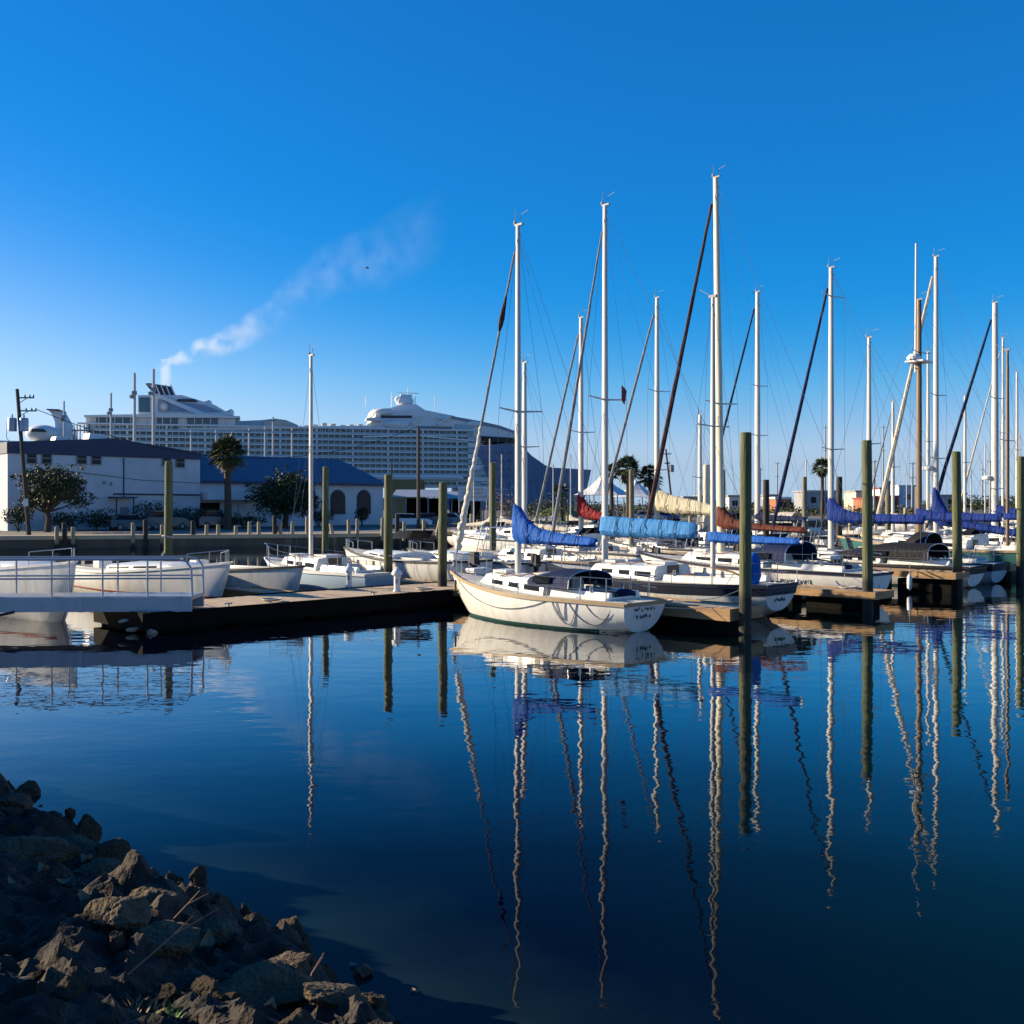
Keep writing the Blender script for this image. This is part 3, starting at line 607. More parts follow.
def sailboat(label, px, vm, ytop, vs, L, B=2.7, cat='sailboat', fb=(1.15, .85, .85), tr=.62, zt_=.05, hull='gel2', stripe=None, sheer='tan', boot='teal', mast_m='alu', boomlen=3.2, boomz=2.1, cover='cov_blue', ch=(1.1, .25), cmid=.36, tilt=0.0, furl='cov_navy', furl_r=.075, fore=True, ux=None, rev=False, lean=0.0, mizzen=None, dodger=None, dodge=(-.55, .75, .98, .45), bimini=None, letters=False, cab=(.36, .72), mr=.085, dark_windows=True, radar=False, detail=1, group=None, spread=(.52,), furl_end=None, mast_r_top=.7, backwire=True, tr_rake=-.25, cov_w=.17):
    u = u_for(px, vm) if ux is None else ux
    p = uv(u, vs); ang = ANG_V if not rev else ANG_V + math.pi
    if rev: vs, vm = -vs, -vm
    root = thing('sailboat', label, cat, p, ang, group)
    h = Hull(L, B, fb[0], fb[1], fb[2], tr, .38, zt_, tr_rake)
    pm = uv(u, vm if not rev else -vm); ztop = zt(ytop, pm.y); xm = (vm - vs) * (1 if True else -1)
    h.mesh().build('hull', hull, root, True)
    h.band(-.07, .03, .035).build('rub_rail', sheer, root)
    if stripe: h.band(-.3, -.08, .012).build('sheer_stripe', stripe, root)
    h.band(-.08, .07, .008, rel=False, q1=.93, transom=zt_ < .06).build('boot_stripe', boot, root)
    q0, q1, cw = .07, cab[0] - .03, .5
    h.deck(q0, q1, cw).build('deck', 'deck', root)
    h.well(q0, q1, cw, .42).build('cockpit', 'gel', root)
    b = MB()
    for sg in (-1, 1):
        b.loft([[(q * L, sg * (h.b(q) * cw + .0), h.zs(q)), (q * L, sg * (h.b(q) * cw + .02), h.zs(q) + .22), (q * L, sg * (h.b(q) * cw + .12), h.zs(q) + .22), (q * L, sg * (h.b(q) * cw + .2), h.zs(q))] for q in (q0, (q0 + q1) / 2, q1)])
    b.build('coaming', 'gel', root)
    xa, xf = cab[0] * L, cab[1] * L; ha, hf = .5, .34
    tb, side = trunk(xa, xf, h.b(cab[0]) * .68, h.b(cab[1]) * .56, h.zs(cab[0]), h.zs(cab[1]), ha, hf)
    cabin = tb.build('cabin', 'gel', root, True)
    for sg in (-1, 1):
        for f0, f1 in ((.06, .3), (.38, .56), (.66, .86)):
            b = MB(); xs = [xa + (xf - xa) * (f0 + (f1 - f0) * i / 4) for i in range(5)]
            lo = [side(x, .32, sg) for x in xs]; hi = [side(x, .66, sg) for x in xs]
            lo2 = [side(x, .32, sg, -.02) for x in xs]; hi2 = [side(x, .66, sg, -.02) for x in xs]
            b.loft([[lo[i], hi[i], hi2[i], lo2[i]] for i in range(5)]); b.build('window', 'glass', cabin)
    zc = h.zs(cab[0]) + ha
    b = MB(); b.box((xa - .01, 0, h.zs(cab[0]) + .1), (.03, .6, .72)); b.build('companionway', 'trim', root)
    b = MB(); b.box((xf - .35, 0, h.zs(cab[1]) + hf + .04), (.55, .55, .08)); b.build('hatch', 'gel', root); b = MB(); b.box((xa + .45, 0, zc + .03), (.8, .7, .08)); b.build('hatch', 'gel', root)
    b = MB()
    for sg in (-1, 1): b.tube([(xa + .3 + i * .4, sg * h.b(cab[0]) * .5, zc + (.09 if i % 2 else .02) - i * .02) for i in range(int((xf - xa - .6) / .4))], .018, 5)
    b.build('handrail', 'trim', cabin)
    for sg in (-1, 1):
        for q in (q0 + .08, q1 - .04): b = MB(); b.lathe([(.06, 0), (.06, .08), (.045, .1), (.055, .16), (.02, .17)], (q * L, sg * (h.b(q) * cw + .1), h.zs(q) + .21), 10); b.build('winch', 'steel', root)
    b = MB(); b.tube([(.25 * L * .4, 0, h.zs(.1) + .1), (.16 * L, .03, h.zs(.1) + .32), (.24 * L, .05, h.zs(.1) + .42)], .03, 6); b.build('tiller', 'trim', root)
    # mast and boom
    lz = lean * 1.0; ca, sa = math.cos(-ang), math.sin(-ang); ldx, ldy = lean * ca, lean * sa
    mb = h.zs(vm_q := max(0, min(1, xm / L))) + (.3 if cab[0] * L < xm < cab[1] * L else 0)
    def mp(z): k = (z - mb) / (ztop - mb); return Vector((xm + ldx * k, ldy * k, z))
    b = MB(); rings = []
    for i in range(9):
        z = mb + (ztop - mb) * i / 8; c = mp(z); r = mr * (1 if i < 5 else 1 - (1 - mast_r_top) * (i - 4) / 4)
        rings.append([c + Vector((1.25 * r * math.cos(2 * math.pi * j / 12), .85 * r * math.sin(2 * math.pi * j / 12), 0)) for j in range(12)])
    b.loft(rings); mast = b.build('mast', mast_m, root, True)
    top = mp(ztop)
    b = MB(); b.box((top.x - .04, top.y, ztop + .03), (.3, .08, .06)); b.tube([(top.x + .1, top.y, ztop), (top.x + .1, top.y, ztop + .5)], .012, 5)
    b.tube([(top.x - .12, top.y, ztop + .05), (top.x - .12, top.y, ztop + .3), (top.x - .5, top.y + .1, ztop + .34)], .01, 5); b.lathe([(.04, 0), (.05, .05), (.03, .12)], (top.x + .12, top.y, ztop + .06), 8)
    b.build('masthead_gear', 'grey', mast)
    tips = []
    for s_ in spread:
        z = mb + (ztop - mb) * s_; c = mp(z); hw = B * .34
        b = MB()
        for sg in (-1, 1): b.tube([c, c + Vector((-.12, sg * hw, .06))], [.035, .02], 6)
        b.build('spreader', 'alu', mast); tips.append((c, hw))
    ch_y = h.b(vm_q) - .03; zch = h.zs(vm_q)
    for sg in (-1, 1):
        pts = [top - Vector((0, 0, .1))] + [c + Vector((-.12, sg * hw, .06)) for c, hw in tips[::-1]] + [Vector((xm - .1, sg * ch_y, zch))]
        b = MB(); b.tube(pts, .0065, 4)
        c, hw = tips[0] if tips else (mp(mb + (ztop - mb) * .6), 0)
        for dx in (-.45, .4): b.tube([c - Vector((0, 0, .05)), (xm + dx, sg * ch_y * .97, zch)], .0055, 4)
        b.build('shroud', 'wire', root)
    bt = Vector((L * .985, 0, h.zs(1) + .1)); ft = mp(ztop - .25)
    if fore:
        b = MB(); b.tube([bt, ft], .008, 4); b.build('forestay', 'wire', root)
        if furl:
            n = 24; pts = [bt.lerp(ft, .05 + .9 * i / n) + Vector((0, .02 * noise.noise((i * .7, px, 1)), 0)) for i in range(n + 1)]
            fe = furl_end or .35
            rs = [furl_r * (fe + (1 - fe) * min(1, (1 - i / n) * 1.25 + .1) ** .8) * (.55 if i < 1 else 1) * (1 + .18 * noise.noise((i * 1.3, px, 7))) for i in range(n + 1)]
            b = MB(); b.tube(pts, rs, 8); b.build('furled_sail', furl, root, True)
            b = MB(); b.lathe([(.1, 0), (.11, .03), (.06, .06), (.06, .14), (.11, .17), (.1, .2)], tuple(bt + Vector((-.03, 0, .05))), 10); b.build('furling_drum', 'grey', root)
    if backwire:
        b = MB(); b.tube([mp(ztop - .05), (h.x(0, fb[2]) + .1, 0, h.zs(0))], .0065, 4); b.build('backstay', 'wire', root)
    if boomlen:
        c = mp(boomz); b = MB(); b.tube([c + Vector((-.08, 0, 0)), c + Vector((-boomlen, 0, -tilt * boomlen))], .06, 8); b.build('boom', 'alu', root, True)
        if cover: 
            cov = cover_mesh(c.x, -1, boomlen * .97, c.z, ch[0], ch[1], wid=cov_w, mid=cmid, tilt=tilt, seed=px % 17).build('sail_cover', cover, root, True)
            for k_ in range(1, 6):
                d_ = boomlen * .97 * k_ / 6.2; zb_, tp = cover_mesh.top(d_)
                b = MB(); b.tube([(c.x - d_, math.cos(a_) * cov_w * (1.16 if math.sin(a_) < 0 else .92), zb_ + tp * .5 + math.sin(a_) * (tp * .5 + .03)) for a_ in [2 * math.pi * q_ / 14 for q_ in range(15)]], .013, 4); b.build('sail_tie', 'rope_dark', cov)
        b = MB(); e = c + Vector((-boomlen, 0, -tilt * boomlen)); b.tube([mp(ztop - .2), e], .005, 4); b.tube([e + Vector((.3, 0, 0)), (max(.5, e.x + .3), 0, h.zs(.1))], .012, 4); b.build('topping_lift', 'wire', root)
    # rails
    b = MB(); z0 = .58
    qs = [.86, .93, .985]
    for sg in (-1, 1):
        pts = [(q * L, sg * max(.05, h.b(q) - .05), h.zs(q) + z0) for q in qs]
        b.tube(pts + [(L * 1.01, 0, h.zs(1) + z0)], .014, 5)
        for q in qs[:2]: b.tube([(q * L, sg * max(.05, h.b(q) - .05), h.zs(q)), (q * L, sg * max(.05, h.b(q) - .05), h.zs(q) + z0)], .014, 5)
    b.build('pulpit', 'steel', root)
    b = MB()
    for sg in (-1, 1):
        pts = [(q * L - .05, sg * (h.b(q) - .06), h.zs(q) + .62) for q in (.16, .06, .02)]
        b.tube(pts + [(-.12, sg * .3, h.zs(0) + .62)], .014, 5); b.tube([(x, y, z - .3) for x, y, z in pts], .011, 5)
        for x, y, z in pts[:2]: b.tube([(x, y, z - .62), (x, y, z)], .014, 5)
    b.build('pushpit', 'steel', root)
    b = MB()
    for sg in (-1, 1):
        prev = None
        for q in (.16, .3, .44, .58, .72, .86):
            x, y, z = q * L, sg * (h.b(q) - .06), h.zs(q)
            b.tube([(x, y, z), (x, y, z + .34)], .012, 5)
            if prev:
                for dz in (.31, .58): b.tube([(prev[0], prev[1], prev[2] + dz), (x, y, z + dz)], .005, 4)
            prev = (x, y, z)
    b.build('lifeline', 'steel', root)
    if dodger:
        hw = h.b(cab[0]) * .72; z = h.zs(cab[0]) + .25
        d = arch_canvas(xa + dodge[0], xa + dodge[1], hw, hw * .9, z, dodge[2], dodge[3]).build('dodger', dodger, root, True)
        for sg in (-1, 1): b = MB(); b.add([(xa - .3, sg * (hw * 1.0), z + .12), (xa + .4, sg * hw * .96, z + .1), (xa + .35, sg * hw * .94, z + .28), (xa - .3, sg * hw * .99, z + .34)], [(0, 1, 2, 3)]); b.build('clear_panel', 'glass', d)
        b = MB(); b.tube([(xa + dodge[0] - .02, hw * math.cos(a), z + dodge[2] * max(0, math.sin(a)) ** .55) for a in [math.pi * i / 12 for i in range(13)]], .018, 6); b.build('hoop', 'steel', d)
    if bimini:
        hw = h.b(.15) * .85; z = h.zs(.15) + 1.25; x0, x1 = .06 * L, cab[0] * L - .6
        d = arch_canvas(x0, x1, hw, hw, z, .32, .32).build('bimini', bimini, root, True)
        b = MB()
        for sg in (-1, 1):
            for x in (x0 + .05, x1 - .05): b.tube([(x, sg * hw, z + .02), ((x0 + x1) / 2, sg * (hw + .02), h.zs(.15))], .014, 5)
        b.build('bimini_frame', 'steel', d)
    if letters: lettering(root, h, h.zs(0) * .72, B * tr * .5)
    if mizzen:
        pxm, vmz, ytm, coverm, mm, bl, bz = mizzen
        x2 = vmz - vs; pz = uv(u, vmz); z2 = zt(ytm, pz.y); m0 = h.zs(.2)
        b = MB(); b.loft([[(x2 + 1.2 * .07 * k * math.cos(2 * math.pi * j / 12), .07 * k * math.sin(2 * math.pi * j / 12), z) for j in range(12)] for z, k in ((m0 - .3, 1), (m0 + (z2 - m0) * .6, 1), (z2, .7))])
        mz = b.build('mizzen_mast', mm, root, True)
        b = MB(); b.box((x2, 0, z2 + .02), (.25, .1, .08)); b.tube([(x2, 0, z2), (x2 + .5, 0, z2 + .3)], .012, 4); b.build('masthead_gear', 'grey', mz)
        zsprd = m0 + (z2 - m0) * .55; b = MB(); b.tube([(x2, -B * .3, zsprd), (x2, 0, zsprd - .03), (x2, B * .3, zsprd)], .022, 6); b.build('spreader', 'alu', mz)
        for sg in (-1, 1): b = MB(); b.tube([(x2, 0, z2), (x2, sg * B * .3, zsprd), (x2 - .2, sg * h.b(.2), h.zs(.2))], .006, 4); b.build('shroud', 'wire', root)
        if bl:
            b = MB(); b.tube([(x2, 0, bz), (x2 - bl, 0, bz)], .05, 8); b.build('mizzen_boom', 'alu', root, True)
            cover_mesh(x2, -1, bl * .97, bz, .38, .2, wid=.13, mid=.26, seed=px % 11).build('mizzen_sail_cover', coverm, root, True)
    if radar:
        z = mb + (ztop - mb) * .26; c = mp(z); b = MB(); b.lathe([(.05, 0), (.3, .02), (.33, .1), (.3, .2), (.12, .26), (.01, .27)], (c.x + .38, c.y, z), 16); b.build('radar_dome', 'white', mast, True)
        b = MB(); b.box((c.x + .2, c.y, z - .02), (.35, .1, .04)); b.build('radar_bracket', 'alu', mast)
    return root, h, u

def motorboat(label, u, v, L=7.5, B=2.6, rev=False, hull='gel2', fb=(1.3, 1.0, .95), top='white', stripe=None, cabin=True, arch=True, canvas=None, group=None, ang=None, deckclut=True, screen=True, low=False, pin=None):
    root = thing('motorboat', label, 'motorboat', uv(u, v), ANG_V + (math.pi if rev else 0) if ang is None else ang, group)
    h = Hull(L, B, fb[0], fb[1], fb[2], .86, .35, .0, .05, *((1.6, .5, .87, 1.4) if low else (2.1, .9, .8, 2.0)))
    h.mesh().build('hull', hull, root, True); h.band(-.06, .02, .03).build('rub_rail', 'black' if stripe is None else stripe, root)
    if pin: h.band(.38, .44, .008, rel=False, q1=.95).build('pin_stripe', pin, root)
    h.deck(.05, .4, .62).build('deck', 'deck', root); h.well(.05, .4, .62, .5).build('cockpit', 'gel', root)
    if cabin:
        xa, xf = .42 * L, .72 * L
        tb, side = trunk(xa, xf, h.b(.42) * .8, h.b(.72) * .62, h.zs(.42), h.zs(.72), .27 if low else .85, .18 if low else .5, .8); cb = tb.build('cabin', 'gel', root, True)
        for sg in (-1, 1):
            for f0, f1 in ((.05, .42), (.5, .85)):
                b = MB(); xs = [xa + (xf - xa) * (f0 + (f1 - f0) * i / 3) for i in range(4)]
                b.loft([[side(x, .4, sg), side(x, .7, sg), side(x, .7, sg, -.02), side(x, .4, sg, -.02)] for x in xs]); b.build('window', 'glass', cb)
        hw = h.b(.42) * .7; z = h.zs(.42) + .8
        b = MB(); screen and b.loft([[(xa + .2, -hw, z), (xa - .15, -hw, z + .34), (xa - .12, -hw * .98, z + .34), (xa + .25, -hw * .98, z)], [(xa + .9, -hw * .5, z), (xa + .3, -hw * .55, z + .34), (xa + .33, -hw * .55, z + .34), (xa + .95, -hw * .5, z)], [(xa + .9, hw * .5, z), (xa + .3, hw * .55, z + .34), (xa + .33, hw * .55, z + .34), (xa + .95, hw * .5, z)], [(xa + .2, hw, z), (xa - .15, hw, z + .34), (xa - .12, hw * .98, z + .34), (xa + .25, hw * .98, z)]])
        if screen: b.build('windscreen', 'glass', root)
    if canvas:
        hw = h.b(.3) * .85; arch_canvas(.08 * L, .45 * L, hw, hw * .9, h.zs(.3) + .7, .95, .75).build('canopy', canvas, root, True)
    if arch:
        b = MB(); hw = h.b(.2) * .95
        for x in (.18 * L, .18 * L + .35): b.tube([(x + .3, -hw, h.zs(.2)), (x, -hw * .9, h.zs(.2) + 1.4), (x, hw * .9, h.zs(.2) + 1.4), (x + .3, hw, h.zs(.2))], .03, 6)
        b.build('arch_frame', 'steel', root)
    b = MB(); z0 = .38 if low else .5
    for sg in (-1, 1):
        prev = None
        for q in ((.84, .92, .98) if low else (.45, .58, .7, .82, .92, .98)):
            x, y, z = q * L, sg * max(.03, h.b(q) - .06), h.zs(q); b.tube([(x, y, z), (x, y, z + z0)], .014, 5)
            if prev: b.tube([prev, (x, y, z + z0)], .015, 5)
            prev = (x, y, z + z0)
    b.build('bow_rail', 'steel', root)
    if deckclut:
        b = MB(); b.box((.12 * L, 0, h.zs(.1) + .1), (.5, .5, .35)); b.build('engine_box', 'gel', root)
        b = MB(); b.box((-.18, 0, h.zs(0) + .1), (.35, .32, .5), taper=.8); b.box((-.22, 0, h.zs(0) - .35), (.14, .14, .6)); b.build('outboard_motor', 'black', root, True)
    return root, h

# --- near side of the main dock, left to right
B1, h1, u1 = sailboat('white sloop with bright blue sail cover and lettered transom, the nearest boat', 518, -4.3, 226, -8.75, 7.35, 2.6, fb=(1.25, .82, .78), tr=.66, zt_=.0, hull='gel', boomlen=3.05, boomz=2.28, cover='cov_blue', ch=(1.25, .26), cmid=.36, furl='cov_grey', furl_r=.042, furl_end=.6, dodger='cov_navy', dodge=(-.95, .65, .46, .3), letters=True, tilt=.01, mr=.085, cab=(.36, .72), spread=(.47,), cov_w=.2)
_a, _c = Vector((7.35 * .985, 0, 1.35)), Vector((4.45, 0, zt(226, uv(u1, -4.3).y) - .25)); b = MB(); n = 40
b.tube([_a.lerp(_c, .06 + .38 * i / n) + Vector((.05 * noise.noise((i * .5, 1, 1)), .07 * noise.noise((i * .6, 5, 1)), 0)) for i in range(n + 1)], [(.1 if i < 24 else .075) * (1 - .5 * i / n) * (1 + .7 * noise.noise((i * .8, 2, 3))) + .012 for i in range(n + 1)], 9)
b.build('loose_white_sail', mat('tattered_sailcloth', (.66, .62, .53), .8, var=.3, vscale=6, bump=.8, bscale=9), B1)
B2, h2, u2 = sailboat('white ketch with light blue sail cover and dark sheer stripe beside the nearest finger dock', 605, -3.3, 206, -9.7, 9.1, 2.9, fb=(1.3, .95, 1.02), tr=.58, zt_=.26, hull='gel2', stripe='navy', sheer='navy', boomlen=3.75, boomz=2.35, cover='cov_sky', ch=(.72, .5), cmid=.64, furl='cov_grey', furl_r=.062, letters=True, mizzen=(710, -7.55, 297, 'cov_blue', 'alu', 3.0, 2.25), mr=.095, cab=(.4, .7), cov_w=.2, tr_rake=-.2, spread=(.47,))
B3, h3, u3 = sailboat('big white sloop with tall cream mast, rust sail cover and navy spray canopy', 721, -3.4, 178, -9.4, 9.9, 3.2, fb=(1.4, 1.05, 1.0), hull='gel', sheer='navy', mast_m='cream', boomlen=3.7, boomz=2.5, cover='cov_rust', ch=(1.05, .22), cmid=.25, furl='cov_maroon', furl_r=.095, furl_end=.5, dodger='cov_navy', dodge=(-.9, .7, .7, .4), mr=.125, lean=-.2, tilt=.03, spread=(.4,), cov_w=.24)
B5, h5, u5 = sailboat('white sloop with royal blue sail cover and black cockpit canopy behind the pale finger dock', 831, -3.2, 268, -9.3, 9.4, 3.0, hull='gel2', stripe='black', sheer='black', boomlen=4.3, boomz=2.6, cover='cov_royal', ch=(1.35, .4), cmid=.42, furl='cov_navy', furl_r=.09, furl_end=.5, dodger='cov_black', dodge=(-2.0, 1.9, .62, .25), mr=.11, spread=(.36, .9))
E_, hE, uE = sailboat('white sloop with dark stripe and blue shaded transom beside the farthest right finger dock', 869, -3.6, 338, -9.2, 8.4, 2.8, hull='shadehull', stripe='navy', sheer='navy', boomlen=0, cover=None, furl=None, tr=.68, mr=.09, dodger='cov_black', spread=(.5,), cab=(.38, .72))
G_, hG, uG = sailboat('wooden masted dark green ketch behind the farthest right piling', 919, -3.75, 300, -10.4, 11, 3.3, fb=(1.7, 1.2, 1.3), hull='greenhull', sheer='tan', mast_m='woodmast', boomlen=4.0, boomz=2.6, cover='cov_royal', ch=(.8, .4), cmid=.4, furl=None, mizzen=(1007, -7.9, 350, 'cov_royal', 'woodmast', 2.2, 2.7), mr=.118, spread=(.78,), mast_r_top=.8)
F_, hF, uF = sailboat('white sloop with hooded royal blue sail cover and white furled jib', 936, -3.3, 257, -9.3, 9.6, 3.0, hull='gel2', boomlen=4.2, boomz=2.35, cover='cov_royal', ch=(2.2, .35), cmid=.45, tilt=.13, furl='cov_white', furl_r=.13, furl_end=.5, mr=.115, radar=True, spread=(.3, .52), cov_w=.28)
H_, hH, uH = sailboat('distant white sloop with grey mast and dark furled jib at the right edge', 995, -3.4, 303, -9.5, 10.4, 3.1, hull='gel2', boomlen=3.6, boomz=2.8, cover='cov_royal', ch=(.8, .35), furl='cov_navy', furl_r=.11, furl_end=.5, mr=.16, radar=True, spread=(.22, .6))
# topmast on the green ketch: slim white spar above the wooden mast
xm = -3.75 + 10.4; pg = uv(uG, -3.75); za, zb_ = zt(372, pg.y), zt(243, pg.y)
b = MB(); b.tube([(xm + .16, 0, za), (xm + .14, 0, zb_)], [.075, .05], 8); b.tube([(xm + .16, -.15, za + .2), (xm + .16, .15, za + .2)], .03, 6); b.build('topmast', 'alu', G_)
b = MB(); zc_ = zt(362, pg.y); b.box((xm, 0, zc_), (.9, 1.2, .08)); b.tube([(xm, -1.1, zc_ + .05), (xm, 1.1, zc_ + .05)], .03, 6); b.lathe([(.05, 0), (.32, .02), (.34, .16), (.2, .3), (.01, .32)], (xm + .1, .35, zc_ + .06), 14); b.build('crosstree_platform', 'white', G_)

# --- boats lying on the far side of the main dock, sterns to it
sailboat('sloop with red sail cover beyond the main dock', 581, 8.4, 318, 3.6, 8.4, 2.7, hull='gel2', boomlen=1.7, boomz=2.75, cover='cov_red', ch=(1.35, .35), cmid=.38, furl='cov_grey', furl_r=.07, furl_end=.6, mr=.12, spread=(.5,), tilt=.1, cov_w=.22)
sailboat('sloop with bare thin mast directly behind the mast of the white sloop', 524.5, 8.0, 363, 3.6, 7.5, 2.5, hull='gel2', boomlen=2.8, boomz=2.2, cover='cov_white', ch=(.4, .2), furl=None, mr=.12, spread=(.55,))
sailboat('sloop with cream sail cover beyond the main dock', 657, 8.6, 298, 3.8, 9.4, 2.9, hull='gel2', boomlen=4.6, boomz=3.0, cover='cov_cream', ch=(1.55, .35), cmid=.95, furl='cov_grey', furl_r=.085, furl_end=.6, mr=.125, spread=(.3, .62), tilt=.05, cov_w=.26, dodger='cov_navy')
sailboat('distant sloop with slim mast right of the thickest green piling', 757.5, 8.6, 292, 3.8, 9.4, 2.9, hull='gel2', boomlen=3.4, boomz=2.4, cover='cov_navy', ch=(.8, .3), furl='cov_navy', furl_r=.08, furl_end=.6, mr=.15, spread=(.42, .62))
sailboat('small sailboat painted blue for shade, bare mast, stern to the main dock by the pedestals', 311, 8.4, 356, 4.1, 7.6, 2.5, hull='shadehull', boomlen=0, cover=None, furl=None, fore=False, mr=.085, spread=(), backwire=False, mast_r_top=.75, sheer='white', boot='navy')
# bows to the dock, at the left
motorboat('white boat with blunt lit bow, third from the left edge', u_for(304, 3.5), 11.5, 8.0, 2.8, True, 'gel2', (1.3, 1.0, .9), arch=False, cabin=False, low=True)
motorboat('white boat with sharp lit bow and thin red stripe, second from the left edge', u_for(228, 3.4), 13.8, 10.6, 3.2, True, 'gel', (1.55, 1.05, .95), stripe='white', arch=False, low=True, screen=False, pin='redstripe')
motorboat('cream hulled boat with red boot stripe, partly cut by the left edge', u_for(76, 3.2), 14.0, 10.8, 3.4, True, 'gel', (1.75, 1.3, 1.2), stripe='white', arch=False, low=True, screen=False, pin='redstripe')
# clutter of white boats behind the sloop
for i, (u, v, L, rev, kw) in enumerate([
    (5.2, 3.7, 8.2, False, dict(hull='gel2', fb=(1.45, 1.1, 1.15), canvas=None, arch=False)),
    (8.6, 3.7, 8.0, False, dict(hull='gel2', canvas=None, screen=False)),
    (16.8, 3.8, 8.6, False, dict(hull='gel', fb=(1.4, 1.05, 1.0), canvas=None)),
    (23.6, 3.8, 8.4, False, dict(hull='gel2', canvas=None)),
    (27.0, 3.8, 8.0, False, dict(hull='gel2', canvas=None)),
    (34.5, 3.8, 8.6, False, dict(hull='gel2', canvas=None)),
    (14.4, -6.4, 6.0, False, dict(hull='gel', fb=(1.3, 1.0, .9), canvas=None)),
    (31.6, -9.0, 8.4, False, dict(hull='gel2', canvas=None)),
    (38.5, -9.0, 8.4, False, dict(hull='gel2', canvas='cov_royal'))]):
    lab = ['white cabin boat first behind the white sloop', 'low white cabin boat between the blue sail cover and the red sail cover', 'open white cabin boat between red and cream sail covers', 'low white cabin boat right of the cream sail cover', 'open white cabin boat behind the tall cream mast', 'white cabin boat far along the main dock', 'low white cabin boat right of the second green piling', 'open white boat at far right beyond the dark green ketch', 'white boat with royal blue canopy farthest along the near side of the main dock'][i]
    motorboat(lab, u, v, L, 2.8, rev, low=i in (0, 1, 3, 6), **kw)

for i, (px, v, yt, L, lab, kw) in enumerate([
    (1003, 8.8, 338, 9.4, 'far side sloop with thin mast just right of the distant grey mast', dict(furl='cov_white', furl_r=.09, cover='cov_navy')),
    (1017, 8.6, 372, 8.6, 'far side sloop whose short mast stands at the right picture edge', dict(furl=None, cover='cov_white')),
    (928, 8.6, 352, 8.4, 'far side sloop with a short slim mast beside the radar mast', dict(furl=None, cover='cov_blue')),
    (700, 9.0, 415, 7.6, 'small far side sloop with short mast left of the tall cream mast', dict(furl=None, cover='cov_grey')),
    (893, 9.0, 402, 7.8, 'small far side sloop with short mast left of the wooden mast', dict(furl='cov_grey', furl_r=.07, cover='cov_cream')),
    (965, 8.8, 396, 8.0, 'small far side sloop with short mast right of the third tall piling', dict(furl='cov_navy', furl_r=.07, cover='cov_royal'))]):
    sailboat(lab, px, v, yt, 3.9, L, 2.7, boomlen=2.6, boomz=2.2, ch=(.7, .25), mr=.11, spread=(.5,), dodger='cov_navy' if i % 2 else None, **kw)
dock('second_dock', 'second grey plank dock farther out behind the sailboats', 26, 70, 19.5, 21.5, .5, .3)
for i, (u, L, kw) in enumerate([(27, 7.5, dict()), (31, 8, dict()), (35, 7, dict(arch=False)), (39, 8.4, dict()), (43, 7.6, dict()), (48, 8, dict(arch=False)), (53, 7.4, dict(canvas='cov_navy')), (58, 8.2, dict()), (63, 8, dict(canvas='cov_white'))]):
    motorboat('small white second dock boat %s' % ['right beside the mast of the white sloop', 'behind the end of the bright blue sail cover', 'behind the tall mast of the ketch', 'below the two tall palms', 'behind the cream sail cover', 'left of the tall cream mast', 'navy canopy behind the thickest green piling', 'right of the thickest green piling', 'pale canopy left of the lone palm'][i], u, 22 if i % 2 else 21.8, L, 2.6, False, 'gel2' if i % 3 else 'gel', low=i % 2 == 0, **kw)
for i, (u, v, z, lab) in enumerate([(17, -5, .78, 'on the pale finger dock'), (4.4, 2.4, .5, 'on the main dock behind the white sloop bow'), (13.2, 2.3, .5, 'on the main dock behind the big sloop'), (21, 2.3, .5, 'on the main dock behind the black canopy boat'), (29.6, 2.3, .5, 'far along the main dock')]):
    t = thing('dock_box', 'low white dock box ' + lab, 'box', uv(u, v, z), UA, 'white dock boxes'); b = MB(); b.box((0, 0, .2), (.9, .42, .4), taper=.95); b.build('bin', 'white', t); b = MB(); b.box((0, 0, .44), (.95, .47, .08), taper=.9); b.build('lid', 'white', t)
for i, (u, v, z, lab) in enumerate([(1.4, -8.2, .62, 'on the nearest finger dock'), (9.4, -9.6, .62, 'at the end of the second finger dock'), (-5.4, .7, .52, 'at the left part of the main dock'), (.2, .5, .52, 'near the bow of the white sloop')]):
    o = MB().tube([((.2 + .012 * k_ / 6) * math.cos(k_ * .5), (.2 + .012 * k_ / 6) * math.sin(k_ * .5), .02 + .012 * (k_ // 12)) for k_ in range(50)], .016, 5).build('rope_coil', 'rope'); o.location = uv(u, v, z); tag(o, 'coil of pale rope ' + lab, 'rope', 'rope coils on the docks')

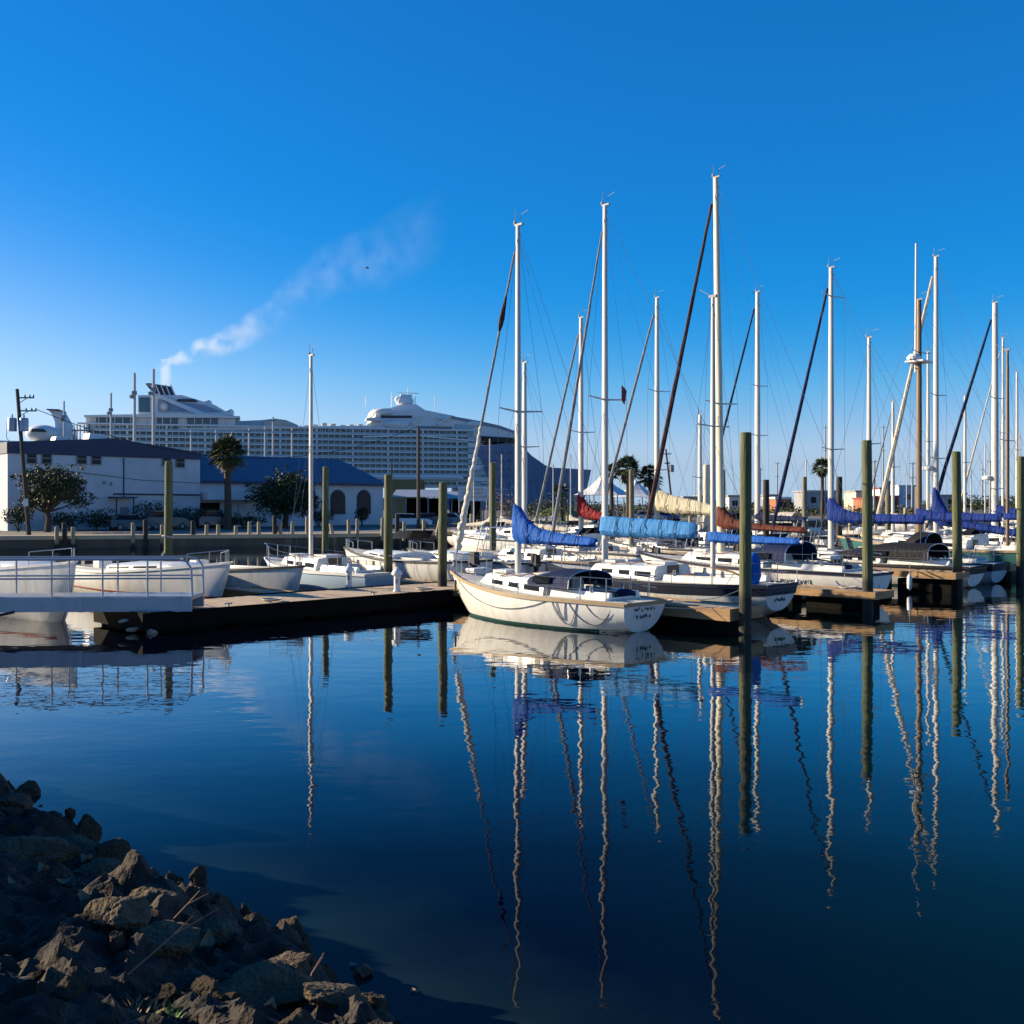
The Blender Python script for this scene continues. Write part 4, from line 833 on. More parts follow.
# far basin: small moored sailboats with bare masts
for i, (px, Y, yt, cv) in enumerate([(487, 80, 425, 'cov_white'), (504, 92, 440, 'cov_white'), (476, 88, 452, None), (497, 98, 448, None), (515, 96, 436, None), (551, 104, 450, 'cov_grey'), (573, 99, 440, 'cov_white'), (803, 95, 445, 'cov_blue'), (862, 100, 450, None), (982, 100, 430, 'cov_royal'), (1000, 96, 425, 'cov_white'), (1016, 92, 420, None), (974, 112, 455, None), (904, 118, 458, None)]):
    yt += 14; X = at(px, Y); t = thing('moored_sailboat', ['small far sailboat with wrapped boom in the crowd of masts left of the white sloop mast', 'far sailboat with a bare boom among the distant masts'][0 if cv else 1], 'sailboat', (X, Y, 0), rnd.choice([ANG_V, ANG_V + math.pi]) + rnd.uniform(-.1, .1), 'far moored sailboats')
    t['label'] = 'far sailboat with %s, mast %s' % ('wrapped boom' if cv else 'bare boom', {487: 'above the white banner', 504: 'among rusty scrub left of the nearest mast', 476: 'left of the white banner', 497: 'second left of the scrub', 515: 'just left of the nearest mast', 551: 'before the big dark blue hull', 573: 'left of the red sail cover', 803: 'left of the lone palm', 862: 'behind the second tall piling', 982: 'right of the black canopy boat', 1000: 'beside the distant grey mast', 1016: 'at the right picture edge', 974: 'right of the third tall piling', 904: 'left of the wooden mast'}[px])
    h = Hull(7, 2.4, 1.1, .8, .8); m_ = h.mesh(7); m_.xf(Matrix.Translation((-3.5, 0, 0))); m_.build('hull', 'gel2', t, True)
    d_ = h.deck(2, 3, .5).xf(Matrix.Translation((-3.5, 0, 0))); d_.build('deck', 'deck', t)
    tb, _ = trunk(-.9, 1.2, .8, .5, .8, .85, .4, .3); tb.build('cabin', 'gel', t, True)
    z = zt(yt, Y); b = MB(); b.tube([(.3, 0, .8), (.3, 0, z)], [.075, .05], 8); mm = b.build('mast', 'alu', t, True)
    b = MB(); zz = .8 + (z - .8) * .55; b.tube([(.3, -.8, zz), (.3, .8, zz)], .025, 5); b.build('spreader', 'alu', mm)
    b = MB(); b.tube([(.3, 0, 1.7), (-2.6, 0, 1.7)], .06, 6); b.build('boom', 'alu', t)
    if cv: cover_mesh(.3, -1, 2.8, 1.7, .8, .2, seed=i).build('sail_cover', cv, t, True)
    b = MB(); b.tube([(3.4, 0, 1.1), (.3, 0, z)], .012, 4); b.tube([(-3.4, 0, .8), (.3, 0, z)], .012, 4); b.build('stay', 'wire', t)

# small things on and by the boats
def fender(p, ln, lab, m='white', grp='boat fenders'):
    t = thing('fender', lab, 'fender', p, 0, grp)
    b = MB(); b.lathe([(.02, -ln / 2 - .06), (.05, -ln / 2 - .03), (.09, -ln / 2 + .05), (.1, 0), (.09, ln / 2 - .05), (.05, ln / 2 + .03), (.02, ln / 2 + .07)], n=10); b.build('body', m, t, True)
    b = MB(); b.tube([(0, 0, ln / 2), (0, 0, ln / 2 + .45)], .01, 4); b.build('line', 'rope', t)
fender(uv(u2 + 1.4, -8.6, .45), .5, 'blue fender hanging at the ketch beside the nearest piling', 'cov_blue')
fender(uv(u3 - 1.8, -7.6, .5), .5, 'white fender between the big sloop and its finger dock')
fender(uv(u3 - 1.75, -5.9, .5), .5, 'white fender farther in along the big sloop', 'white')
fender(uv(16.4 - .2, -8.6, .4), .5, 'white fender hanging under the pale finger dock, left one')
fender(uv(16.4 - .2, -6.8, .4), .5, 'white fender hanging under the pale finger dock, right one')
fender(uv(u1 + 1.3, -8.0, .4), .45, 'white fender hidden in the gap right of the sloop transom')
def rope(pts, lab, m='rope_dark', r=.0095):
    o = MB().tube(pts, r, 5).build('mooring_line', m); tag(o, lab, 'rope', 'mooring lines'); return o
def hp(h, u, vs, q, z, sg): y = h.y_at(q, z) + .015; return uv(u - sg * y, vs + q * h.L, z)
def sag(a, b, d, n=12): a, b = Vector(a), Vector(b); return [a.lerp(b, i / n) - Vector((0, 0, d * 4 * (i / n) * (1 - i / n))) for i in range(n + 1)]
# dark lines draped over the lit side of the white sloop (port side, sg=+1)
def drape(q0, q1, zd, lab):
    pts = []
    for i in range(17):
        f = i / 16; q = q0 + (q1 - q0) * f; z = h1.zs(q) - .04 - zd * 4 * f * (1 - f); z = max(z, h1.zb(q) + .1); pts.append(hp(h1, u1, -8.75, q, z, 1))
    rope(pts, lab)
drape(.9, .28, .42, 'long dark line drooping along the lit side of the white sloop')
drape(.27, .16, .62, 'dark looped line hanging near the stern of the white sloop, left loop')
drape(.2, .02, .58, 'dark looped line hanging near the stern of the white sloop, right loop')
drape(.13, .0, .4, 'dark line hanging at the stern corner of the white sloop')
drape(.25, .21, .5, 'narrow dark line loop hanging below the winch of the white sloop')
rope(sag(uv(u1, -8.75 + 7.2, 1.3), uv(u1 + 1.5, .15, .55), .15), 'bow line from the white sloop to the main dock', 'rope')
rope(sag(uv(u1 - .7, -8.7, .85), uv(1.1, -10.2, .66), .1), 'pale stern line from the white sloop to the nearest finger dock', 'rope')
rope(sag(uv(u2 - .9, -9.4, 1.05), uv(2.4, -8.6, .65), .12), 'pale line from the ketch hull down to the nearest finger dock', 'rope')
rope(sag(uv(u3 - 1.2, -9.0, 1.0), uv(9.6, -9.6, .66), .2), 'pale line sagging from the big sloop to its finger dock', 'rope')
rope(sag(uv(u3 + .9, -9.2, 1.0), uv(9.4, -10.7, .66), .45), 'second pale line looping down to the brown finger dock', 'rope')
for bh, root_, q_, z_, n_ in ((h3, B3, .16, .62, 7), (h1, B1, .86, .95, 0), (h5, B5, .2, .55, 6)):
    if not n_: continue
    b = MB()
    for k_ in range(n_):
        q2 = q_ + k_ * .016; z2 = z_; pts = [(q2 * bh.L + dx, bh.y_at(q2, z2 + dz) + .012, z2 + dz) for dx, dz in ([(0, 0), (.0, .13), (.08, .13), (.08, .02)], [(0, .13), (.04, 0), (.09, .13)], [(.08, .12), (0, .1), (.02, 0), (.08, .02)])[k_ % 3]]
        b.tube(pts, .014, 4)
    b.build('side_lettering', 'navy', root_)
# anchor on the bow of the white sloop
b = MB(); a0 = hp(h1, u1, -8.75, .93, 1.02, 1); b.tube([a0, a0 - Vector((0, 0, .35))], .03, 6); b.tube([a0 - Vector((.14, .03, .3)), a0 - Vector((0, 0, .38)), a0 - Vector((-.14, -.03, .3))], .03, 6)
o = b.build('anchor', 'black'); tag(o, 'small dark anchor hanging at the bow of the white sloop', 'anchor')
# blue hooded outboard bag on the ketch, canvas bundle
b = MB(); b.lathe([(.05, 0), (.26, .06), (.3, .3), (.24, .6), (.2, .82), (.05, .95)], n=12); o = b.build('covered_outboard', 'cov_blue', None, True); o.location = uv(u2 - .45, -9.1, 1.0); o.rotation_euler = (.2, .1, 0); tag(o, 'outboard motor wrapped in blue canvas standing on the ketch stern rail', 'motor cover')
for i, (bh, u, vs, q, dy, c) in enumerate([(h1, u1, -8.75, .2, .35, 'cov_blue'), (h1, u1, -8.75, .1, -.3, 'cov_navy'), (h2, u2, -9.7, .3, .3, 'trim'), (h5, u5, -9.3, .12, .3, 'white'), (h3, u3, -9.4, .12, -.3, 'cov_navy')]):
    b = MB(); b.sphere((0, 0, .12), .3, 6, (1, .6, .5)); o = b.build('cushion', c, None, True); o.location = uv(u - dy, vs + q * bh.L, bh.zs(q)); tag(o, ['blue canvas bundle in the cockpit of the white sloop', 'navy bundle on the aft deck of the white sloop', 'brown bundle in the cockpit of the ketch', 'white bundle aboard the sloop with the black canopy', 'navy bundle aboard the big sloop with the cream mast'][i], 'bundle')
# flag on the ketch shroud, wrapped lump on the sloop's forestay
b = MB(); b.loft([[(0, 0, 0), (0, .01, -.5)], [(.1, .05, -.08), (.06, .05, -.6)], [(.18, .0, -.2), (.1, .0, -.72)]], False, False); o = b.build('flag', 'red'); o.location = (at(621.5, 34.2), 34.2, zt(385, 34.2)); tag(o, 'small red ensign hanging from the ketch shroud', 'flag')
k = .8; bt = uv(u1, -8.75 + 7.25, 1.35); ft = uv(u1, -4.3, zt(226, uv(u1, -4.3).y) - .25); p = bt.lerp(ft, .77)
b = MB(); d = (ft - bt).normalized(); b.tube([p - d * .5, p - d * .3, p - d * .1, p + d * .35, p + d * .6], [.03, .07, .085, .05, .03], 8); o = b.build('bundled_sail_head', 'cov_maroon', None, True); tag(o, 'dark bundled sail head high on the forestay of the white sloop', 'sail')

# ------------------------------------------------------------------ buildings on the left quay
BA = 45.0
BO = Vector((-46.8, 95, .9)); BU = Vector((math.cos(R(BA)), math.sin(R(BA)), 0))
def bs(px, off=0.0):                       # distance along the front line, off = metres behind it
    o = BO + Vector((-BU.y, BU.x, 0)) * off; k = (px - 512) / F
    return (k * o.y - o.x) / (BU.x - k * BU.y)
def bz(px, y, off=0.0):
    p = BO + Vector((-BU.y, BU.x, 0)) * off + BU * bs(px, off); return zt(y, p.y) - .9
t = thing('white_warehouse', 'two storey white building with dark blue roof fascia on the left quay', 'building', BO, R(BA))
S1 = bs(200); pk = bs(112); ze, zp, zr = 8.25, 9.05, 7.95
b = MB(); b.prism([(0, 0), (S1, 0), (S1, zr - .75), (0, zr - .75)], 0, 16); b.build('wall', 'stucco', t)
b = MB(); b.prism([(-.1, zr - .75), (S1 + .1, zr - .75), (S1 + .1, zr), (pk, zp), (-.1, ze)], -.12, 16.1); b.build('roof_fascia', 'bluetrim', t)
b = MB(); b.prism([(5.0, ze + .3), (6.3, ze + .35), (6.4, ze + 1.0), (5.2, ze + .85)], 2, 3.2); b.build('roof_vent', 'white', t); b = MB(); b.prism([(8.3, zp - .2), (10.3, zp - .2), (10.2, zp + .45), (8.5, zp + .55)], 2, 3.4); b.build('roof_vent', 'white', t)
for x0, x1, y0, y1 in [(27, 36, 453, 463), (42, 51, 453, 463), (77, 86, 454, 463.5), (91.5, 100.5, 454.5, 464), (162.5, 170.5, 456.5, 465), (176, 184, 457.5, 467)]:
    a, c, z0, z1 = bs(x0), bs(x1), bz(x0, y1), bz(x0, y0); fr = MB(); e = .1
    fr.b2(a - e, c + e, -.08, -.005, z1, z1 + e); fr.b2(a - e, c + e, -.14, -.005, z0 - e, z0); fr.b2(a - e, a, -.08, -.005, z0, z1); fr.b2(c, c + e, -.08, -.005, z0, z1); fr.b2(a, c, -.05, -.006, (z0 + z1) / 2 - .03, (z0 + z1) / 2 + .03)
    f = fr.build('window', 'grey', t); g = MB(); g.b2(a, c, -.03, -.004, z0, z1); g.build('pane', 'glass', f)
a, c = bs(108), bs(132); z = bz(120, 498); b = MB(); b.prism([(a, z), (c, z), (c, z + .12), (a, z + .12)], -1.3, -.005); b.b2(a + .3, a + .4, -1.2, -1.1, 0, z); b.b2(c - .4, c - .3, -1.2, -1.1, 0, z); b.build('porch_roof', 'bluetrim', t)
a, c = bs(120), bs(128); b = MB(); b.b2(a, c, -.05, -.005, 0, 2.2); b.build('door', 'grey', t)
b = MB(); x = bs(123.5); b.tube([(x, -.08, 3.2), (x, -.08, zr - .8)], .06, 6); b.tube([(bs(113), -.08, bz(115, 494)), (bs(199), -.08, bz(199, 495))], .08, 6); b.tube([(bs(60), -.06, bz(60, 470)), (bs(140), -.06, bz(140, 480)), (bs(199), -.06, bz(199, 483))], .025, 4); b.build('pipe', 'bluetrim', t)
b = MB(); b.b2(bs(103), bs(105), -.2, -.005, bz(98, 484), bz(98, 481)); b.b2(bs(110), bs(111.5), -.15, -.005, bz(110, 485.5), bz(110, 482)); b.build('wall_box', 'grey', t)
# tan side block at the very left edge
t2 = thing('tan_annex', 'sunlit tan annex cut by the left picture edge', 'building', BO - BU * 12 + Vector((2, 13, 0)), R(BA))
b = MB(); b.b2(0, 7.0, 0, 9, 0, 8.0); b.build('wall', mat('tan_stucco', (.5, .4, .3), .9, var=.15), t2); b = MB(); b.b2(-.2, 7.2, -.2, 9.2, 8.004, 8.3); b.build('roof', 'concrete', t2)
# second building with the blue roof
OFF = .6; o2 = BO + Vector((-BU.y, BU.x, 0)) * OFF; t = thing('blue_roofed_hall', 'low white hall with big blue hipped roof and arched windows', 'building', o2, R(BA))
X0, X1 = S1 + .05, bs(383, OFF); he = bz(375, 484, OFF); hr = bz(300, 456.5, OFF)
b = MB(); b.b2(X0, X1, 0, 15, 0, he); b.build('wall', 'stucco', t)
b = MB(); e = .5; xr = bs(344, OFF + 2)
b.add([(X0, -e, he), (X1 + e, -e, he), (X1 + e, 15.5, he), (X0, 15.5, he), (X0, 3, hr), (xr, 3, hr), (xr, 12, hr), (X0, 12, hr)], [(0, 1, 5, 4), (1, 2, 6, 5), (2, 3, 7, 6), (3, 0, 4, 7), (4, 5, 6, 7), (3, 2, 1, 0)]); b.build('roof', 'blueroof', t)
b = MB(); b.b2(X0, X1 + e, -e - .06, -e - .002, he - .25, he + .02); b.build('eave', 'bluetrim', t)
a, c = bs(203), bs(263); z1, z0 = bz(230, 493, OFF), bz(230, 500, OFF); b = MB(); b.b2(a, c, -1.6, -.005, z0, z1); b.build('canopy_band', 'white', t)
for x0, x1 in ((223, 240), (241.5, 261)):
    b = MB(); b.b2(bs(x0), bs(x1), -.08, -.005, 0.3, bz(240, 504, OFF)); b.build('garage_door', 'white', t)
b = MB(); b.b2(bs(203), bs(222), -.06, -.005, 0, z0 - .3); b.build('dark_opening', 'glass', t)
for x0, x1 in ((331.5, 344), (358, 369.5)):
    a, c = bs(x0, OFF), bs(x1, OFF); z0, zt_ = bz(x0, 513, OFF), bz(x0, 491, OFF); r = (c - a) / 2; m_ = (a + c) / 2
    def archp(rr, lo): return [(m_ - rr, lo)] + [(m_ - rr * math.cos(math.pi * i / 12), zt_ - r + rr * math.sin(math.pi * i / 12)) for i in range(13)] + [(m_ + rr, lo)]
    f = MB().prism(archp(r + .18, z0 - .15), -.06, -.006).build('arched_window', 'bluetrim', t); MB().prism(archp(r, z0), -.1, -.062).build('pane', 'glass', f)
    b = MB(); b.b2(m_ - .04, m_ + .04, -.13, -.101, z0, zt_ - .05); [b.b2(a + .05, c - .05, -.128, -.102, z0 + (zt_ - z0) * q, z0 + (zt_ - z0) * q + .06) for q in (.3, .6)]; b.build('muntin', 'bluetrim', f)

# shed, tents, banner
def gable(name, lab, px0, px1, Y, ye, yr, depth, roofm, wallm, open_=False, cat='building', rz=R(20), zb=.9):
    x0, x1 = at(px0, Y), at(px1, Y); t = thing(name, lab, cat, ((x0 + x1) / 2, Y, zb), 0); wd = (x1 - x0) / 2; e_, r_ = zt(ye, Y) - zb, zt(yr, Y) - zb
    b = MB()
    if open_:
        for x in [-wd + .1 + (2 * wd - .2) * i / 4 for i in range(5)]:
            for y in (.1, depth - .1): b = MB(); b.box((x, y, e_ / 2), (.16, .16, e_)); b.build('post', 'grey', t)
        b = MB(); b.b2(-wd + .5, wd - .5, depth - .3, depth - .2, 0, e_ - .1); b.build('back_wall', 'dockdark', t)
    else: b.b2(-wd, wd, 0, depth, 0, e_); b.build('wall', wallm, t)
    b = MB(); e = .3
    b.add([(-wd - e, -e, e_ + .01), (wd + e, -e, e_ + .01), (wd + e, depth + e, e_ + .01), (-wd - e, depth + e, e_ + .01), (-wd - e, depth / 2, r_), (wd + e, depth / 2, r_)], [(0, 1, 5, 4), (2, 3, 4, 5), (0, 4, 3), (1, 2, 5), (3, 2, 1, 0)]); b.build('roof', roofm, t)
    return t
gable('open_shed', 'open boat shed with grey metal roof behind the dark piling', 394, 440, 128, 497, 489, 10, 'galv', 'grey', True)
gable('open_shed', 'second grey roofed open shed left of the white banner', 441, 482, 132, 498, 491, 10, 'galv', 'grey', True)
t = thing('banner_sign', 'white banner with faded orange lettering above the boat shed', 'sign', (at(473, 118), 118, .9))
b = MB(); wd, z0, z1 = 1.75, zt(501, 118) - .9, zt(486.5, 118) - .9; b.b2(-wd, wd, -.04, .04, z0, z1); b.build('panel', 'white', t)
for e in (-.9, .9): b = MB(); b.tube([(wd * e, .12, 0), (wd * e, .12, z1)], .07, 6); b.build('post', 'grey', t)
b = MB()
for ln in range(3):
    x = -1.3
    while x < 1.2: q = rnd.uniform(.1, .3); b.b2(x, x + q, -.055, -.041, z0 + .4 + ln * .42, z0 + .4 + ln * .42 + .2); x += q + .1
b.build('faded_lettering', mat('faded_orange', (.6, .42, .28), .7), t)
def cone_tent(lab, px, Y, r, yt, ye):
    t = thing('peaked_tent', lab, 'tent', (at(px, Y), Y, .9)); e_, p_ = zt(ye, Y) - .9, zt(yt, Y) - .9; b = MB(); rings = []
    for k, q in ((1, 0), (.72, .16), (.45, .4), (.2, .72), (.03, 1)): rings.append([(r * k * math.cos(2 * math.pi * j / 8 + .4), r * k * math.sin(2 * math.pi * j / 8 + .4), e_ + (p_ - e_) * q) for j in range(8)])
    b.loft(rings); b.build('canopy', 'white', t); 
    for j in range(8): b = MB(); b.tube([(r * .95 * math.cos(2 * math.pi * j / 8 + .4), r * .95 * math.sin(2 * math.pi * j / 8 + .4), 0), (r * .95 * math.cos(2 * math.pi * j / 8 + .4), r * .95 * math.sin(2 * math.pi * j / 8 + .4), e_)], .08, 5); b.build('post', 'grey', t)
cone_tent('white peaked tent left of the ketch mast base', 603, 150, 4.6, 474, 495)
cone_tent('smaller white peaked tent between the two palms', 636, 165, 4.2, 480, 497)

# parked cars
def car(lab, px, Y, rz, col, z=.905, van=False):
    t = thing('parked_car', lab, 'car', (at(px, Y), Y, z), rz); m = mat('car_paint', col, .3, coat=.5)
    s = 1.2 if van else 1.0
    side = [(-2.2, .35), (2.15, .35), (2.2, .7), (1.9, .9 * s), (1.0, .98 * s), (-1.9, 1.02 * s), (-2.2, .9)]
    b = MB(); b.loft([[(x, y * .88 if z_ > .8 else y, z_) for x, z_ in side] for y in (-.88, -.82, .82, .88)]); b.build('body', m, t, True)
    gh = [(1.0, .97 * s), (.35, 1.45 * s), (-1.2, 1.47 * s), (-1.85, 1.0 * s)]
    b = MB(); b.loft([[(x, y * (1 if z_ < 1.2 else .85), z_) for x, z_ in gh] for y in (-.74, .74)]); b.build('window', 'glass', t)
    b = MB(); b.loft([[(.4, y, 1.44 * s), (.3, y, 1.5 * s), (-1.15, y, 1.52 * s), (-1.3, y, 1.46 * s)] for y in (-.64, .64)]); b.build('roof', m, t)
    for x in (-1.35, 1.35):
        for y in (-.82, .82):
            w_ = MB(); w_.tube([(x, y - .1, .33), (x, y + .1, .33)], .33, 14); wh = w_.build('wheel', 'black', t, True); w_ = MB(); w_.tube([(x, y - .11, .33), (x, y + .11, .33)], .19, 10); w_.build('rim', 'grey', wh)
    for y in (-.6, .6): b = MB(); b.box((2.19, y, .68), (.06, .3, .14)); b.build('headlight', 'white', t)
car('white parked car in front of the boat shed', 410, 108, R(20), (.7, .7, .7))
car('dark blue parked car right of the white parked car', 432, 112, R(10), (.02, .03, .06))
car('grey parked car under the second shed', 452, 116, R(-8), (.2, .21, .22))
car('dark parked car in front of the white warehouse door', 130, 97, R(45), (.015, .016, .02))
car('black parked van before the dark hedge of the white warehouse', 165, 100, R(45), (.012, .012, .015), van=True)
car('dark parked pickup bodied car by the garage doors', 215, 106, R(45), (.02, .02, .024), van=True)
car('silver parked car beyond the palms at the peaked tents', 648, 150, R(5), (.45, .46, .48))
car('blue parked car left of the two tall palms', 665, 152, R(-10), (.05, .1, .3))
# low dark hedges, fence
def leaf_cloud(b, c, r, n, s, sq=(1, 1, 1), rr=rnd, shell=.55):
    for _ in range(n):
        d = Vector((rr.gauss(0, 1), rr.gauss(0, 1), rr.gauss(0, 1))).normalized(); q = shell + (1 - shell) * rr.random(); q *= 1 + .25 * noise.noise(d * 2.3 + Vector(c))
        p = Vector(c) + Vector((d.x * r * q * sq[0], d.y * r * q * sq[1], d.z * r * q * sq[2]))
        a = Vector((rr.gauss(0, 1), rr.gauss(0, 1), rr.gauss(0, 1))).normalized() * s * rr.uniform(.6, 1.3); e = a.orthogonal().normalized() * s * rr.uniform(.35, .6)
        e.rotate(Matrix.Rotation(rr.uniform(0, 6), 3, a.normalized()))
        b.add([p - a * .5, p + e * .5, p + a * .5, p - e * .5], [(0, 1, 2, 3)])
def shrub(name, lab, px, Y, r, hgt, m='leaf_d', n=500, wide=1.0, z=.9, cat='shrub', ls=.28):
    t = thing(name, lab, cat, (at(px, Y), Y, z)); b = MB()
    for k in range(5): leaf_cloud(b, (rnd.uniform(-.5, .5) * r * wide, rnd.uniform(-.4, .4) * r, hgt * rnd.uniform(.4, .68)), r * .75, n // 5, ls, (wide, 1, hgt / r * .42))
    b.build('foliage', m, t); b = MB(); [b.tube([(rnd.uniform(-.2, .2), 0, -.1), (rnd.uniform(-.5, .5) * r, rnd.uniform(-.3, .3), hgt * .6)], [.06, .03], 5) for _ in range(4)]; b.build('stem', 'trunk', t)
for px, Y, r, hg, wd, lab in [(18, 92, 1.3, 2.6, 1, 'dark shrub at the foot of the utility pole'), (95, 98, 1.5, 2.2, 1.4, 'low dark hedge in front of the white warehouse, middle'), (70, 95, 1.3, 1.9, 1.5, 'low dark hedge beside the broad tree trunk'), (150, 102, 1.7, 3.0, 1.5, 'tall dark hedge left of the piling with the rope knot'), (185, 105, 1.8, 2.6, 1.6, 'tall dark hedge right of the piling with the rope knot'), (205, 108, 1.5, 2.3, 1.2, 'dark hedge at the corner of the blue roofed hall'), (285, 106, 2.6, 3.6, 1.5, 'dark undergrowth at the foot of the dense dark tree'), (245, 106, 1.6, 1.6, 1.6, 'low dark hedge before the white garage doors'), (118, 97, 1.6, 1.5, 1.6, 'low dark hedge under the small porch roof'), (318, 112, 1.3, 2.2, 1.2, 'dark shrub left of the first arched window'), (362, 118, 1.1, 2.5, .8, 'small dark shrub between the two arched windows')]: shrub('hedge', lab, px, Y, r, hg, 'leaf_d', 900, wd, ls=.24)
shrub('scrub_bush', 'rusty brown scrub bush behind the mast of the white sloop', 508, 125, 2.4, 4.2, 'brownleaf', 1500, 1.2, ls=.22)
shrub('scrub_bush', 'dark green bush right of the white sloop mast', 545, 130, 2.6, 4.4, 'leaf_d', 1500, 1.4, ls=.26)
shrub('scrub_bush', 'dark bush under the white peaked tent', 592, 140, 2.0, 3.0, 'leaf_d', 900, 1.3, ls=.26)
b = MB(); n = 24; rings = [[(at(535 + 50 * i / n, 142) , 142 - 3, .9), (at(535 + 50 * i / n, 142), 145, .9 + 2.2 * math.sin(math.pi * i / n) ** .5), (at(535 + 50 * i / n, 142), 160, .9)] for i in range(n + 1)]
b.loft(rings, False, False); o = b.build('grass_mound', mat('grass', (.12, .15, .03), .9, var=.4)); tag(o, kind='structure')
b = MB(); rings = [[(at(390 + 32 * i / 12, 170), 168, .9), (at(390 + 32 * i / 12, 170), 173, zt(479, 170)), (at(390 + 32 * i / 12, 170), 186, .9)] for i in range(13)]; b.loft(rings, False, False); o = b.build('grass_mound', mat('dry_grass_mound', (.13, .12, .04), .9, var=.5)); tag(o, kind='structure')

# ------------------------------------------------------------------ trees
def broad_tree(lab, px, Y, ytop, half, n, seed, trunk_h=.35, m='leaf'):
    rr = random.Random(seed); t = thing('broadleaf_tree', lab, 'tree', (at(px, Y), Y, .9)); hgt = zt(ytop, Y) - .9; tb = MB(); lb = MB()
    tb.tube([(0, 0, -.2), (.12, .05, hgt * .2), (-.05, 0, hgt * trunk_h)], [.34, .26, .22], 8)
    for k in range(26):
        a = rr.uniform(0, 6.28); q = rr.uniform(.25, 1) ** .7; e = rr.uniform(-.1, 1)
        c = Vector((math.cos(a) * half * .82 * q * math.sqrt(max(.1, 1 - max(0, e) ** 2)), math.sin(a) * half * .8 * q, hgt * (trunk_h + .14 + .4 * e)))
        mid = c * .5 + Vector((0, 0, hgt * .12)); tb.tube([(-.05, 0, hgt * trunk_h - .1), mid, c], [.13, .07, .02], 5)
        r = half * rr.uniform(.22, .4)
        leaf_cloud(lb, c, r, int(n / 26), .3, (1.15, 1.1, .75), rr, .2)
        for _ in range(4): d = Vector((rr.gauss(0, 1), rr.gauss(0, 1), rr.gauss(0, .6))).normalized(); leaf_cloud(lb, c + d * r * 1.1, r * .3, int(n / 300), .26, (1, 1, .7), rr, .1)
    tb.build('trunk', 'trunk', t, True); lb.build('crown', m, t); return t
broad_tree('broad dark tree in front of the white building beside the utility pole', 47, 90, 462, 3.6, 7500, 3, .3)
broad_tree('dense dark tree before the blue roof right of the palm', 285, 108, 459, 4.1, 9000, 8, .2, 'leaf_d')
def palm(lab, px, Y, ytop, crown_r, n=34, seed=1, skirt=True, tr_r=.3, rows=True):
    rr = random.Random(seed); t = thing('palm_tree', lab, 'tree', (at(px, Y), Y, .9)); hgt = zt(ytop, Y) - .9 - crown_r * .62
    b = MB(); b.tube([(0, 0, -.2), (.1, 0, hgt * .3), (.05, 0, hgt * .7), (0, 0, hgt)], [tr_r * 1.15, tr_r, tr_r * .9, tr_r * .95], 10); b.build('trunk', 'trunk', t, True)
    def frond(b, az, el, ln, droop, wd):
        pts = []; p = Vector((0, 0, hgt)); d = Vector((math.cos(az) * math.cos(el), math.sin(az) * math.cos(el), math.sin(el)))
        for i in range(6): pts.append(p.copy()); p = p + d * ln / 5; d = (d + Vector((0, 0, -droop * (i + 1) / 5))).normalized()
        sdv = Vector((-math.sin(az), math.cos(az), 0)); c = pts[2]; b.tube(pts[:3], .03, 3)
        dirn = (pts[3] - pts[1]).normalized(); up = sdv.cross(dirn)
        for k in range(17):       # blade of a fan palm: pointed leaflets spread in a folded fan
            f = (k / 16 - .5) * 3.0; dd = (dirn * math.cos(f) + sdv * math.sin(f)).normalized(); q = ln * .62 * (1 - .25 * abs(f) / 1.5) * rr.uniform(.85, 1.1); fold = up * (.12 * abs(f) * q); tip = c + dd * q + fold + Vector((0, 0, -.3 * q * rr.uniform(.3, 1.3))); midp = c + dd * q * .6 + fold * .6
            s2 = (up.cross(dd)).normalized() * wd; b.add([c, midp - s2, tip, midp + s2 + up * .02], [(0, 1, 2, 3)])
    lb = MB()
    for k in range(n): frond(lb, k * 2.39996 + rr.uniform(-.3, .3), -.5 + 1.95 * (k + .5) / n + rr.uniform(-.15, .15), crown_r * rr.uniform(.85, 1.1), rr.uniform(.04, .16), .04 * crown_r)
    lb.build('crown', 'palm', t)
    if skirt:
        sb = MB()
        for k in range(22): frond(sb, rr.uniform(0, 6.28), rr.uniform(-1.35, -.7), crown_r * rr.uniform(.5, .8), .2, .05 * crown_r)
        sb.build('dead_frond_skirt', 'drypalm', t)
palm('stout fan palm in front of the blue roof at left', 227, 100, 440, 2.3, 46, 2, True, .36)
palm('left one of the two tall palms by the peaked tents', 627.5, 135, 459, 2.3, 36, 4)
palm('right one of the two tall palms, partly behind the bare white mast', 650, 135, 468, 2.1, 34, 5)
palm('lone distant palm left of the mast with royal blue sail cover', 822, 160, 460, 2.0, 30, 6)
palm('small dark palm rising from the bushes before the dark blue hull', 561, 140, 485, 1.6, 26, 7, False)
palm('small half hidden palm just right of the ketch mast', 611, 140, 466, 1.7, 26, 9, False)

